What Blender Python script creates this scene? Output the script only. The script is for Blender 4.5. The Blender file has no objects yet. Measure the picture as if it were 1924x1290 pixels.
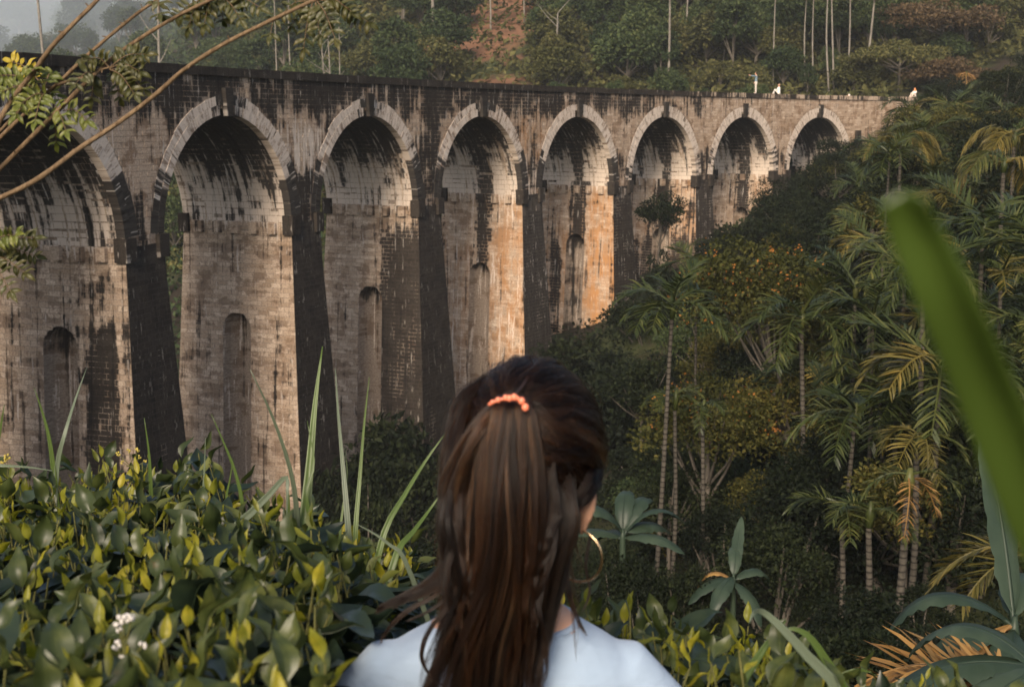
import bpy, bmesh, math, random
import numpy as np
from mathutils import Vector, Matrix, Euler, noise as mnoise

random.seed(7)
RS = np.random.RandomState(11)
scene = bpy.context.scene
COL = scene.collection
R_ = math.radians

# ------------------------------------------------------------------ camera
F_PX, CX, CY = 2404.9, 962.0, 645.0      # photo focal length and centre, in photo pixels
PITCH = 0.1732
cam_d = bpy.data.cameras.new('camera')
cam = bpy.data.objects.new('camera', cam_d)
COL.objects.link(cam)
cam.location = (0, 0, 0)
cam.rotation_euler = (math.pi / 2 - PITCH, 0, 0)
cam_d.sensor_width = 36.0
cam_d.lens = 36.0 * F_PX / 1924.0
cam_d.clip_start = 0.05
cam_d.clip_end = 3000
cam_d.dof.use_dof = True
cam_d.dof.focus_distance = 5.0
cam_d.dof.aperture_fstop = 8.8
scene.camera = cam

# ------------------------------------------------------------------ sky and sun
SUN_AZ = R_(-166)      # compass direction the light comes from (0 = +Y ahead, negative = left)
SUN_EL = R_(32)
world = bpy.data.worlds.new('World')
scene.world = world
world.use_nodes = True
wn = world.node_tree.nodes
wl = world.node_tree.links
wn.clear()
wo = wn.new('ShaderNodeOutputWorld')
wb = wn.new('ShaderNodeBackground')
ws = wn.new('ShaderNodeTexSky')
ws.sky_type = 'NISHITA'
ws.sun_disc = False
ws.sun_elevation = SUN_EL
ws.sun_rotation = SUN_AZ
ws.air_density = 1.0
ws.dust_density = 3.0
ws.ozone_density = 1.0
wb.inputs['Strength'].default_value = 0.05
wl.new(ws.outputs[0], wb.inputs[0])
wl.new(wb.outputs[0], wo.inputs[0])
sun_d = bpy.data.lights.new('sun', 'SUN')
sun_d.energy = 1.5
sun_d.angle = R_(22)
sun_d.color = (1.0, 0.84, 0.66)
sun = bpy.data.objects.new('sun', sun_d)
COL.objects.link(sun)
sdir = Vector((math.sin(SUN_AZ) * math.cos(SUN_EL), math.cos(SUN_AZ) * math.cos(SUN_EL), math.sin(SUN_EL)))
sun.rotation_euler = sdir.to_track_quat('Z', 'Y').to_euler()
scene.view_settings.view_transform = 'Standard'
scene.view_settings.look = 'None'
scene.view_settings.gamma = 1.0
scene.view_settings.exposure = 1.85
scene.view_settings.use_curve_mapping = False
scene.render.engine = 'CYCLES'
cy_ = scene.cycles
cy_.max_bounces = 6
cy_.diffuse_bounces = 3
cy_.glossy_bounces = 2
cy_.transmission_bounces = 4
cy_.volume_bounces = 1
cy_.transparent_max_bounces = 8
cy_.use_denoising = True
cy_.sample_clamp_indirect = 4.0

# ------------------------------------------------------------------ helpers
def at(px, py, Y):
    """the place seen at photo pixel (px, py) at forward distance Y metres"""
    x = (px - CX) / F_PX
    v = -(py - CY) / F_PX
    c, s = math.cos(PITCH), math.sin(PITCH)
    d = Vector((x, c + v * s, -s + v * c))
    return d * (Y / d.y)

def tag(o, label=None, cat=None, group=None, kind=None):
    if label: o['label'] = label
    if cat: o['category'] = cat
    if group: o['group'] = group
    if kind: o['kind'] = kind
    return o

def empty(name, loc, rz=0.0, parent=None):
    o = bpy.data.objects.new(name, None)
    o.location = loc
    o.rotation_euler = (0, 0, rz)
    o.empty_display_size = 0.2
    COL.objects.link(o)
    if parent: o.parent = parent
    return o

def link(name, me, parent=None, loc=None, rot=None, scale=None):
    o = bpy.data.objects.new(name, me)
    COL.objects.link(o)
    if parent: o.parent = parent
    if loc is not None: o.location = loc
    if rot is not None: o.rotation_euler = rot
    if scale is not None: o.scale = (scale, scale, scale) if isinstance(scale, (int, float)) else scale
    return o

def mesh_np(name, V, F, mats, smooth=False, attrs=None, fmat=None):
    """mesh from numpy verts (n,3) and faces: an (m,4)/(m,3) array or a list of such arrays"""
    V = np.asarray(V, np.float32)
    Fs = F if isinstance(F, list) else [F]
    Fs = [np.asarray(f, np.int32) for f in Fs if len(f)]
    me = bpy.data.meshes.new(name)
    me.vertices.add(len(V))
    me.vertices.foreach_set('co', V.ravel())
    loops = np.concatenate([f.ravel() for f in Fs])
    sizes = np.concatenate([np.full(len(f), f.shape[1], np.int32) for f in Fs])
    starts = np.concatenate([[0], np.cumsum(sizes)[:-1]]).astype(np.int32)
    me.loops.add(len(loops))
    me.loops.foreach_set('vertex_index', loops)
    me.polygons.add(len(sizes))
    me.polygons.foreach_set('loop_start', starts)
    if fmat is not None:
        me.polygons.foreach_set('material_index', np.asarray(fmat, np.int32))
    me.polygons.foreach_set('use_smooth', np.full(len(sizes), bool(smooth)))
    for m in (mats if isinstance(mats, (list, tuple)) else [mats]):
        me.materials.append(m)
    for k, a in (attrs or {}).items():
        a = np.asarray(a, np.float32)
        if a.ndim == 1:
            at_ = me.attributes.new(k, 'FLOAT', 'POINT'); at_.data.foreach_set('value', a)
        else:
            at_ = me.attributes.new(k, 'FLOAT_VECTOR', 'POINT'); at_.data.foreach_set('vector', a.ravel())
    me.update(calc_edges=True)
    me.validate()
    return me

class MB:
    """collects verts / faces of several shapes that make up one mesh"""
    def __init__(self): self.V = []; self.Q = []; self.n = 0; self.M = []
    def add(self, V, Q, m=0):
        V = np.asarray(V, float); Q = np.asarray(Q, int)
        self.V.append(V); self.Q.append(Q + self.n); self.M += [m] * len(Q); self.n += len(V)
    def tube(self, pts, rad, n=6, m=0, cap=True):
        P = np.asarray(pts, float); k = len(P)
        rad = np.broadcast_to(np.asarray(rad, float), (k,))
        T = np.gradient(P, axis=0); T /= np.linalg.norm(T, axis=1)[:, None] + 1e-12
        ref = np.array([0.31, 0.17, 0.93]) if abs(T[0] @ np.array([0.31, 0.17, 0.93])) < 0.9 else np.array([1.0, 0, 0])
        V = []
        for i in range(k):
            a = np.cross(T[i], ref); a /= np.linalg.norm(a); b = np.cross(T[i], a)
            ref = np.cross(a, T[i])
            ang = np.arange(n) * 2 * math.pi / n
            V.append(P[i] + rad[i] * (np.cos(ang)[:, None] * a + np.sin(ang)[:, None] * b))
        V = np.concatenate(V)
        Q = [(i * n + j, i * n + (j + 1) % n, (i + 1) * n + (j + 1) % n, (i + 1) * n + j) for i in range(k - 1) for j in range(n)]
        if cap:
            V = np.concatenate([V, P[:1], P[-1:]])
            c0, c1 = k * n, k * n + 1
            Q += [(c0, (j + 1) % n, j, c0) for j in range(0)]
            for j in range(0, n, 2):
                Q.append((c0, (j + 2) % n, j + 1, j))
                Q.append((c1, (k - 1) * n + j, (k - 1) * n + j + 1, (k - 1) * n + (j + 2) % n))
        self.add(V, Q, m)
    def box(self, c, h, rot=None, m=0):
        V = np.array([(x, y, z) for x in (-1, 1) for y in (-1, 1) for z in (-1, 1)], float) * np.asarray(h, float)
        if rot is not None: V = V @ np.array(rot).T
        self.add(V + np.asarray(c, float), [(0, 1, 3, 2), (4, 6, 7, 5), (0, 4, 5, 1), (2, 3, 7, 6), (0, 2, 6, 4), (1, 5, 7, 3)], m)
    def sphere(self, c, r, nu=12, nv=8, m=0):
        r = np.broadcast_to(np.asarray(r, float), (3,))
        V = []
        for i in range(nv + 1):
            t = math.pi * i / nv
            for j in range(nu):
                p = 2 * math.pi * j / nu
                V.append((math.sin(t) * math.cos(p), math.sin(t) * math.sin(p), math.cos(t)))
        V = np.array(V) * r + np.asarray(c, float)
        Q = [(i * nu + j, (i + 1) * nu + j, (i + 1) * nu + (j + 1) % nu, i * nu + (j + 1) % nu) for i in range(nv) for j in range(nu)]
        self.add(V, Q, m)
    def mesh(self, name, mats, smooth=True):
        return mesh_np(name, np.concatenate(self.V), np.concatenate(self.Q), mats, smooth, fmat=self.M)

def smoothpath(pts, n):
    """Catmull-Rom through the points, n samples"""
    P = np.asarray(pts, float)
    P = np.concatenate([2 * P[:1] - P[1:2], P, 2 * P[-1:] - P[-2:-1]])
    out = []
    for t in np.linspace(0, len(P) - 3 - 1e-6, n):
        i = int(t); u = t - i
        p0, p1, p2, p3 = P[i], P[i + 1], P[i + 2], P[i + 3]
        out.append(0.5 * ((2 * p1) + (-p0 + p2) * u + (2 * p0 - 5 * p1 + 4 * p2 - p3) * u * u + (-p0 + 3 * p1 - 3 * p2 + p3) * u ** 3))
    return np.array(out)

def sstep(a, b, x):
    t = np.clip((np.asarray(x, float) - a) / (b - a), 0, 1)
    return t * t * (3 - 2 * t)

# ------------------------------------------------------------------ materials
class NT:
    def __init__(self, name):
        self.m = bpy.data.materials.new(name); self.m.use_nodes = True
        self.t = self.m.node_tree; self.t.nodes.clear()
        self.out = self.t.nodes.new('ShaderNodeOutputMaterial')
    def n(self, typ, **kw):
        o = self.t.nodes.new(typ)
        for k, v in kw.items(): setattr(o, k, v)
        return o
    def l(self, a, b): self.t.links.new(a, b)
    def val(self, sock, v):
        if isinstance(v, (int, float, tuple, list)): sock.default_value = v
        else: self.l(v, sock)
    def math(self, op, a, b=0.0, c=0.0, clamp=False):
        o = self.n('ShaderNodeMath', operation=op, use_clamp=clamp)
        for s, v in zip(o.inputs, (a, b, c)): self.val(s, v)
        return o.outputs[0]
    def mix(self, f, a, b, mode='MIX'):
        o = self.n('ShaderNodeMix', data_type='RGBA', blend_type=mode)
        self.val(o.inputs[0], f); self.val(o.inputs[6], a); self.val(o.inputs[7], b)
        return o.outputs[2]
    def noise(self, vec, scale, detail=4, rough=0.55):
        o = self.n('ShaderNodeTexNoise'); self.val(o.inputs['Scale'], scale)
        o.inputs['Detail'].default_value = detail; o.inputs['Roughness'].default_value = rough
        if vec is not None: self.l(vec, o.inputs['Vector'])
        return o.outputs[0]
    def mapping(self, vec, scale, loc=(0, 0, 0)):
        o = self.n('ShaderNodeMapping'); o.inputs['Scale'].default_value = scale; o.inputs['Location'].default_value = loc
        self.l(vec, o.inputs['Vector']); return o.outputs[0]
    def step(self, v, a, b):
        o = self.n('ShaderNodeMapRange', interpolation_type='SMOOTHSTEP'); self.val(o.inputs[0], v)
        o.inputs[1].default_value = a; o.inputs[2].default_value = b; return o.outputs[0]
    def ramp(self, v, stops):
        o = self.n('ShaderNodeValToRGB'); self.l(v, o.inputs[0]); e = o.color_ramp.elements
        e[0].position, e[0].color = stops[0][0], (*stops[0][1], 1)
        e[1].position, e[1].color = stops[-1][0], (*stops[-1][1], 1)
        for p, c in stops[1:-1]:
            k = e.new(p); k.color = (*c, 1)
        return o.outputs[0]
    def attr(self, name, vec=False):
        o = self.n('ShaderNodeAttribute', attribute_name=name); return o.outputs['Vector' if vec else 'Fac']
    def bsdf(self, color, rough=0.8, spec=0.3, bump=None, bstr=0.3, bdist=0.02, **kw):
        p = self.n('ShaderNodeBsdfPrincipled'); self.val(p.inputs['Base Color'], color)
        self.val(p.inputs['Roughness'], rough); self.val(p.inputs['Specular IOR Level'], spec)
        for k, v in kw.items(): self.val(p.inputs[k], v)
        if bump is not None:
            b = self.n('ShaderNodeBump'); b.inputs['Strength'].default_value = bstr; b.inputs['Distance'].default_value = bdist
            self.l(bump, b.inputs['Height']); self.l(b.outputs[0], p.inputs['Normal'])
        return p.outputs[0]
    def done(self, sh): self.l(sh, self.out.inputs[0]); return self.m

def leaf_mat(name, stops, trans=0.3, rough=0.55, spec=0.3, tcol=1.3, nscale=0.6, veins=False):
    """foliage: colour by leaf (random per island), by plant (object random) and by soft noise"""
    t = NT(name)
    geo = t.n('ShaderNodeNewGeometry'); oi = t.n('ShaderNodeObjectInfo'); tc = t.n('ShaderNodeTexCoord')
    nz = t.noise(tc.outputs['Object'], nscale, 3)
    v = t.math('ADD', t.math('MULTIPLY', geo.outputs['Random Per Island'], 0.5), t.math('MULTIPLY', oi.outputs['Random'], 0.3))
    v = t.math('ADD', v, t.math('MULTIPLY_ADD', nz, 0.9, -0.38), clamp=True)
    c = t.ramp(v, stops)
    if veins:
        n2 = t.noise(t.mapping(tc.outputs['Object'], (60, 60, 60)), 1.0, 3)
        c = t.mix(t.step(n2, 0.62, 0.75), c, t.mix(0.45, c, (0.10, 0.06, 0.015, 1)))
    b = t.bsdf(c, rough, spec)
    tr = t.n('ShaderNodeBsdfTranslucent')
    hs = t.n('ShaderNodeHueSaturation'); hs.inputs['Value'].default_value = tcol; hs.inputs['Saturation'].default_value = 1.1
    t.l(c, hs.inputs['Color']); t.l(hs.outputs[0], tr.inputs['Color'])
    mx = t.n('ShaderNodeMixShader'); mx.inputs[0].default_value = trans
    t.l(b, mx.inputs[1]); t.l(tr.outputs[0], mx.inputs[2])
    return t.done(mx.outputs[0])

def bark_mat(name, a, b, scale=(6, 6, 1.2), ring=0.0, rough=0.9):
    t = NT(name); tc = t.n('ShaderNodeTexCoord')
    n1 = t.noise(t.mapping(tc.outputs['Object'], scale), 1.5, 6, 0.65)
    c = t.ramp(n1, [(0.3, a), (0.7, b)])
    if ring:
        w = t.n('ShaderNodeTexWave', wave_type='BANDS', bands_direction='Z'); w.inputs['Scale'].default_value = ring
        w.inputs['Distortion'].default_value = 1.5; w.inputs['Detail'].default_value = 2
        t.l(tc.outputs['Object'], w.inputs['Vector'])
        c = t.mix(t.step(w.outputs['Fac'], 0.75, 0.95), c, (a[0] * .5, a[1] * .5, a[2] * .5, 1))
    return t.done(t.bsdf(c, rough, 0.2, n1, 0.5, 0.02))

def plain_mat(name, col, rough=0.7, spec=0.3, var=0.12, scale=20, **kw):
    t = NT(name); tc = t.n('ShaderNodeTexCoord')
    n1 = t.noise(tc.outputs['Object'], scale, 4)
    c = t.mix(n1, tuple(x * (1 - var) for x in col) + (1,), tuple(min(1, x * (1 + var)) for x in col) + (1,))
    return t.done(t.bsdf(c, rough, spec, n1, 0.15, 0.005, **kw))

def masonry(name, lo, hi, mortar=False):
    """weathered stone: soot and algae by the 'grime' attribute, lime runs by 'lime', orange by 'rust', broken up by streaky noise"""
    t = NT(name)
    st = t.attr('st', True); gr = t.attr('grime'); lm = t.attr('lime'); ru = t.attr('rust')
    geo = t.n('ShaderNodeNewGeometry')
    rnd = geo.outputs['Random Per Island']
    streak = t.noise(t.mapping(st, (4.2, 0.15, 1)), 1.0, 6, 0.6)
    streak2 = t.noise(t.mapping(st, (6.0, 0.26, 1), (31, 7, 3)), 1.0, 5, 0.62)
    patch = t.noise(t.mapping(st, (1.1, 0.75, 1), (5, 2, 8)), 1.0, 6, 0.62)
    big = t.noise(t.mapping(st, (0.45, 0.20, 1), (2, 17, 6)), 1.0, 5, 0.6)
    band = t.noise(t.mapping(st, (0.7, 3.0, 1), (9, 12, 1)), 1.0, 5, 0.6)
    fine = t.noise(t.mapping(st, (13, 13, 3)), 1.0, 5, 0.7)
    base = t.ramp(rnd if not mortar else fine, [(0.0, lo), (0.55, tuple((a + b) / 2 for a, b in zip(lo, hi))), (1.0, hi)])
    base = t.mix(t.math('MULTIPLY', t.step(fine, 0.62, 0.35), 0.55), base, (0.11, 0.08, 0.058, 1))
    # brown dirty patches in level bands
    dd = t.math('ADD', t.math('MULTIPLY', patch, 0.75), t.math('ADD', t.math('MULTIPLY', band, 0.5), t.math('MULTIPLY', rnd, 0.07)))
    dirty = t.math('MULTIPLY', t.step(dd, 0.665, 0.735), 0.75)
    base = t.mix(dirty, base, (0.15, 0.105, 0.075, 1))
    base = t.mix(t.math('MULTIPLY', ru, t.step(t.math('ADD', t.math('MULTIPLY', patch, .5), t.math('MULTIPLY', streak2, .5)), 0.38, 0.6)), base, (0.42, 0.21, 0.085, 1))
    # thin dark runs everywhere
    dr = t.math('MULTIPLY', t.step(t.math('ADD', t.math('MULTIPLY', streak, .8), t.math('MULTIPLY', band, .2)), 0.555, 0.62), 0.85)
    base = t.mix(dr, base, (0.060, 0.044, 0.034, 1))
    # pale lime runs
    l1 = t.math('ADD', t.math('MULTIPLY', streak2, 0.8), t.math('MULTIPLY', fine, 0.2))
    lf = t.step(t.math('ADD', l1, t.math('MULTIPLY_ADD', lm, 0.34, -0.34)), 0.37, 0.42)
    base = t.mix(t.math('MULTIPLY', lf, 0.85), base, (0.60, 0.51, 0.43, 1))
    # dark growth
    g = t.math('ADD', t.math('MULTIPLY', streak, 1.35), t.math('MULTIPLY', patch, 1.0))
    g = t.math('ADD', g, t.math('ADD', t.math('MULTIPLY', fine, 0.3), t.math('MULTIPLY', rnd, 0.1)))
    g = t.math('ADD', g, t.math('MULTIPLY_ADD', gr, 1.15 if not mortar else 0.70, -1.72))
    g = t.math('ADD', g, t.math('MULTIPLY_ADD', big, 1.5, -0.75))
    gf = t.step(g, -0.06, 0.13)
    dark = t.mix(fine, (0.006, 0.006, 0.0065, 1), (0.024, 0.022, 0.0205, 1))
    base = t.mix(t.math('MULTIPLY', gf, 0.94 if not mortar else 0.86), base, dark)
    # bright specks of lime that cut through the dark growth
    sp = t.step(t.math('ADD', t.math('MULTIPLY', streak2, 0.6), t.math('MULTIPLY', t.noise(t.mapping(st, (7, 1.4, 2), (3, 3, 3)), 1.0, 4, .6), 0.55)), 0.66, 0.72)
    base = t.mix(t.math('MULTIPLY', sp, t.math('MULTIPLY_ADD', lm, 1.0, 0.12, clamp=True)), base, (0.58, 0.52, 0.46, 1))
    return t.done(t.bsdf(base, 0.9, 0.06, fine, 0.6, 0.03))

M = {}
M['stone'] = masonry('weathered_stone', (0.35, 0.26, 0.185), (0.63, 0.50, 0.385))
M['voussoir'] = masonry('pale_arch_stone', (0.40, 0.33, 0.265), (0.62, 0.52, 0.44))
M['mortar'] = masonry('lime_mortar', (0.22, 0.175, 0.135), (0.42, 0.345, 0.28), mortar=True)
M['trunk_grey'] = bark_mat('grey_bark', (0.05, 0.042, 0.034), (0.16, 0.14, 0.115))
M['trunk_pale'] = bark_mat('pale_bark', (0.085, 0.078, 0.066), (0.25, 0.225, 0.19), (3, 3, 0.8))
M['trunk_palm'] = bark_mat('ringed_palm_bark', (0.036, 0.032, 0.026), (0.10, 0.088, 0.07), (4, 4, 9), ring=2.2)
M['twig'] = bark_mat('brown_twig_bark', (0.075, 0.047, 0.026), (0.21, 0.145, 0.085), (60, 60, 12))
M['forest'] = leaf_mat('forest_leaves', [(0.0, (0.014, 0.024, 0.011)), (0.45, (0.040, 0.060, 0.024)), (0.8, (0.080, 0.100, 0.036)), (1.0, (0.13, 0.135, 0.052))], 0.25, 0.7, 0.12, nscale=0.35)
M['forest_olive'] = leaf_mat('olive_leaves', [(0.0, (0.026, 0.030, 0.010)), (0.5, (0.078, 0.080, 0.028)), (1.0, (0.17, 0.15, 0.055))], 0.25, 0.7, 0.12, nscale=0.35)
M['forest_brown'] = leaf_mat('brownish_leaves', [(0.0, (0.035, 0.024, 0.012)), (0.5, (0.095, 0.062, 0.030)), (1.0, (0.17, 0.115, 0.055))], 0.2, 0.6, 0.25, nscale=0.35)
M['valley_shade_dark'] = leaf_mat('shade_painted_leaves', [(0.0, (0.003, 0.005, 0.003)), (0.5, (0.009, 0.014, 0.006)), (1.0, (0.034, 0.042, 0.015))], 0.2, 0.65, 0.12, nscale=0.5)  # valley shade painted into the leaf colour, darker than the foliage itself
M['valley_olive'] = leaf_mat('autumn_leaves', [(0.0, (0.014, 0.018, 0.005)), (0.5, (0.060, 0.062, 0.016)), (0.85, (0.14, 0.115, 0.03)), (1.0, (0.22, 0.14, 0.034))], 0.25, 0.65, 0.12, nscale=0.7)
M['blossom'] = leaf_mat('orange_blossom', [(0.0, (0.14, 0.06, 0.012)), (1.0, (0.42, 0.17, 0.035))], 0.25, 0.6, 0.2)
M['palm'] = leaf_mat('palm_green', [(0.0, (0.012, 0.020, 0.006)), (0.5, (0.046, 0.060, 0.016)), (1.0, (0.17, 0.16, 0.045))], 0.25, 0.45, 0.28, nscale=0.5)
M['palm_gold'] = leaf_mat('palm_golden', [(0.0, (0.045, 0.045, 0.012)), (0.5, (0.12, 0.10, 0.024)), (1.0, (0.30, 0.21, 0.05))], 0.25, 0.45, 0.3, nscale=0.5)
M['palm_dead'] = leaf_mat('palm_dead_frond', [(0.0, (0.12, 0.06, 0.018)), (0.5, (0.27, 0.15, 0.045)), (1.0, (0.42, 0.26, 0.09))], 0.2, 0.6, 0.3, nscale=0.8)
M['banana'] = leaf_mat('banana_leaf', [(0.0, (0.014, 0.026, 0.017)), (0.5, (0.030, 0.048, 0.030)), (1.0, (0.065, 0.090, 0.056))], 0.2, 0.45, 0.3, nscale=1.5)
M['banana_dry'] = leaf_mat('banana_dry_leaf', [(0.0, (0.10, 0.05, 0.02)), (0.5, (0.26, 0.15, 0.05)), (1.0, (0.40, 0.25, 0.07))], 0.2, 0.6, 0.3, nscale=3)
M['tea_old'] = leaf_mat('tea_mature_leaf', [(0.0, (0.006, 0.012, 0.008)), (0.5, (0.014, 0.024, 0.014)), (1.0, (0.040, 0.056, 0.022))], 0.12, 0.36, 0.34, nscale=2.5, veins=True)
M['tea_mid'] = leaf_mat('tea_green_leaf', [(0.0, (0.016, 0.026, 0.009)), (0.5, (0.038, 0.052, 0.014)), (1.0, (0.12, 0.13, 0.030))], 0.25, 0.42, 0.45, nscale=2.5, veins=True)
M['tea_young'] = leaf_mat('tea_young_leaf', [(0.0, (0.09, 0.105, 0.014)), (0.5, (0.20, 0.20, 0.022)), (1.0, (0.42, 0.34, 0.035))], 0.4, 0.45, 0.4, nscale=2.5, veins=True)
M['tea_stem'] = bark_mat('tea_stem_bark', (0.06, 0.065, 0.02), (0.16, 0.15, 0.05), (40, 40, 20))
M['blade'] = leaf_mat('strap_leaf_green', [(0.0, (0.050, 0.085, 0.020)), (0.5, (0.085, 0.13, 0.030)), (1.0, (0.15, 0.20, 0.06))], 0.3, 0.4, 0.45, nscale=1.2)
M['blade_gloss'] = leaf_mat('glossy_strap_leaf', [(0.0, (0.040, 0.075, 0.012)), (0.5, (0.062, 0.105, 0.016)), (1.0, (0.10, 0.15, 0.03))], 0.42, 0.28, 0.9, nscale=1.2)
M['blade_grey'] = leaf_mat('strap_leaf_grey_green', [(0.0, (0.075, 0.10, 0.065)), (0.5, (0.12, 0.15, 0.10)), (1.0, (0.22, 0.25, 0.17))], 0.25, 0.4, 0.45, nscale=1.2)
M['leaflet'] = leaf_mat('leaflet_green', [(0.0, (0.055, 0.075, 0.014)), (0.5, (0.11, 0.13, 0.025)), (1.0, (0.21, 0.20, 0.04))], 0.35, 0.45, 0.4, nscale=2)
M['leaflet_dark'] = leaf_mat('leaflet_dark_green', [(0.0, (0.030, 0.036, 0.010)), (0.5, (0.060, 0.062, 0.018)), (1.0, (0.12, 0.095, 0.03))], 0.3, 0.45, 0.4, nscale=2)
M['leaflet_gold'] = leaf_mat('leaflet_golden', [(0.0, (0.22, 0.17, 0.02)), (0.5, (0.35, 0.27, 0.03)), (1.0, (0.48, 0.36, 0.05))], 0.35, 0.45, 0.4, nscale=2)
M['white_flower'] = plain_mat('white_petal', (0.52, 0.49, 0.46), 0.6)
M['yellow_flower'] = plain_mat('yellow_petal', (0.40, 0.32, 0.07), 0.6)
M['skin'] = plain_mat('warm_skin', (0.56, 0.31, 0.20), 0.5, 0.4, 0.08, 30, **{'Subsurface Weight': 0.15, 'Subsurface Radius': (0.01, 0.004, 0.002)})
M['coral'] = plain_mat('coral_plastic', (0.70, 0.20, 0.11), 0.3, 0.5, 0.05)
M['gold'] = plain_mat('gold_metal', (0.80, 0.56, 0.32), 0.22, 0.5, 0.03, **{'Metallic': 1.0})
M['rail'] = plain_mat('dark_stone_ballast', (0.10, 0.09, 0.08), 0.9)

# ------------------------------------------------------------------ the ground
CTRL = np.array([
 (0, -15, 1.5), (-30, -15, 3), (30, -15, 1), (0, 0, -1.9), (0, 1.6, -1.95), (-1.5, 2.4, -1.75), (-3.2, 3.2, -1.8), (0.6, 2.2, -1.9), (1.6, 2.6, -2.1), (-1, 4.2, -2.4),
 (1, 4.5, -2.9), (0, 7, -4.6), (-4, 8, -5.0), (4, 8, -5.0), (0, 11, -6.6), (0, 15, -8.3), (-6, 15, -9.0), (7, 15, -8.4), (0, 20, -10.3), (9, 20, -10.2), (4, 28, -11.4), (10, 29, -11.0),
 (-6, 30, -14), (-9, 42, -17.5), (-15, 50, -17.5), (-25, 45, -14), (-40, 35, -8), (-6, 62, -20), (-2, 75, -20), (3, 84, -16.8), (10, 86, -12.8), (7.5, 93, -13.6), (13, 98, -12),
 (19, 104, -11), (23, 108, -9.0), (28, 114, -5.5), (34, 119, -3.0), (40, 125, -0.6), (46, 126, 0.8), (60, 128, 2.5),
 (15, 45, -11.5), (16, 62, -9.5), (23, 64, -5.5), (30, 60, -2), (28, 85, -4.2), (40, 85, .5), (45, 60, 3.5), (17, 80, -12), (25, 95, -7.5), (36, 105, -2.5), (60, 100, 5), (70, 60, 8), (40, 30, -2),
 (-50, 70, -14), (-40, 90, -18), (-25, 110, -18), (-80, 150, -22), (-70, 230, -6), (-120, 300, 4), (-60, 300, 18), (-170, 420, 8), (-110, 420, 30), (-260, 650, 30), (-150, 620, 48), (-350, 900, 90), (-200, 900, 100), (-80, 560, 66), (-350, 500, 8), (-300, 250, 0), (-200, 100, -12),
 (-35, 170, -2), (-40, 240, 18), (-30, 300, 38), (0, 125, -9), (-5, 145, 0.5), (-8, 190, 15), (0, 260, 38), (15, 135, -4), (20, 155, 4.5), (25, 200, 21), (30, 270, 46), (36, 140, 1.5), (40, 160, 8), (50, 200, 22), (60, 260, 42),
 (60, 145, 6), (70, 175, 17), (100, 150, 16), (120, 200, 36), (150, 100, 22), (200, 250, 60), (0, 420, 80), (100, 420, 90), (0, 700, 120), (300, 600, 130), (-400, 800, 110), (350, 100, 50), (-400, 50, 0), (0, 900, 140),
], float)
def tps_fit(c):
    s = 60.0
    p = c[:, :2] / s
    d = np.linalg.norm(p[:, None] - p[None], axis=2)
    K = np.where(d > 0, d * d * np.log(d + 1e-12), 0) + np.eye(len(c)) * 1e-4
    Pm = np.concatenate([np.ones((len(c), 1)), p], 1)
    A = np.block([[K, Pm], [Pm.T, np.zeros((3, 3))]])
    w = np.linalg.solve(A, np.concatenate([c[:, 2], np.zeros(3)]))
    return p, w, s
_TP, _TW, _TS = tps_fit(CTRL)
def ground(X, Y):
    q = np.stack([np.atleast_1d(np.asarray(X, float)).ravel(), np.atleast_1d(np.asarray(Y, float)).ravel()], 1) / _TS
    out = np.empty(len(q))
    for k in range(0, len(q), 8000):
        qq = q[k:k + 8000]
        d = np.linalg.norm(qq[:, None] - _TP[None], axis=2)
        U = d * d * np.log(d + 1e-12)
        out[k:k + 8000] = U @ _TW[:-3] + _TW[-3] + qq @ _TW[-2:]
    return out
def gz(x, y): return float(ground(x, y)[0])

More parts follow.
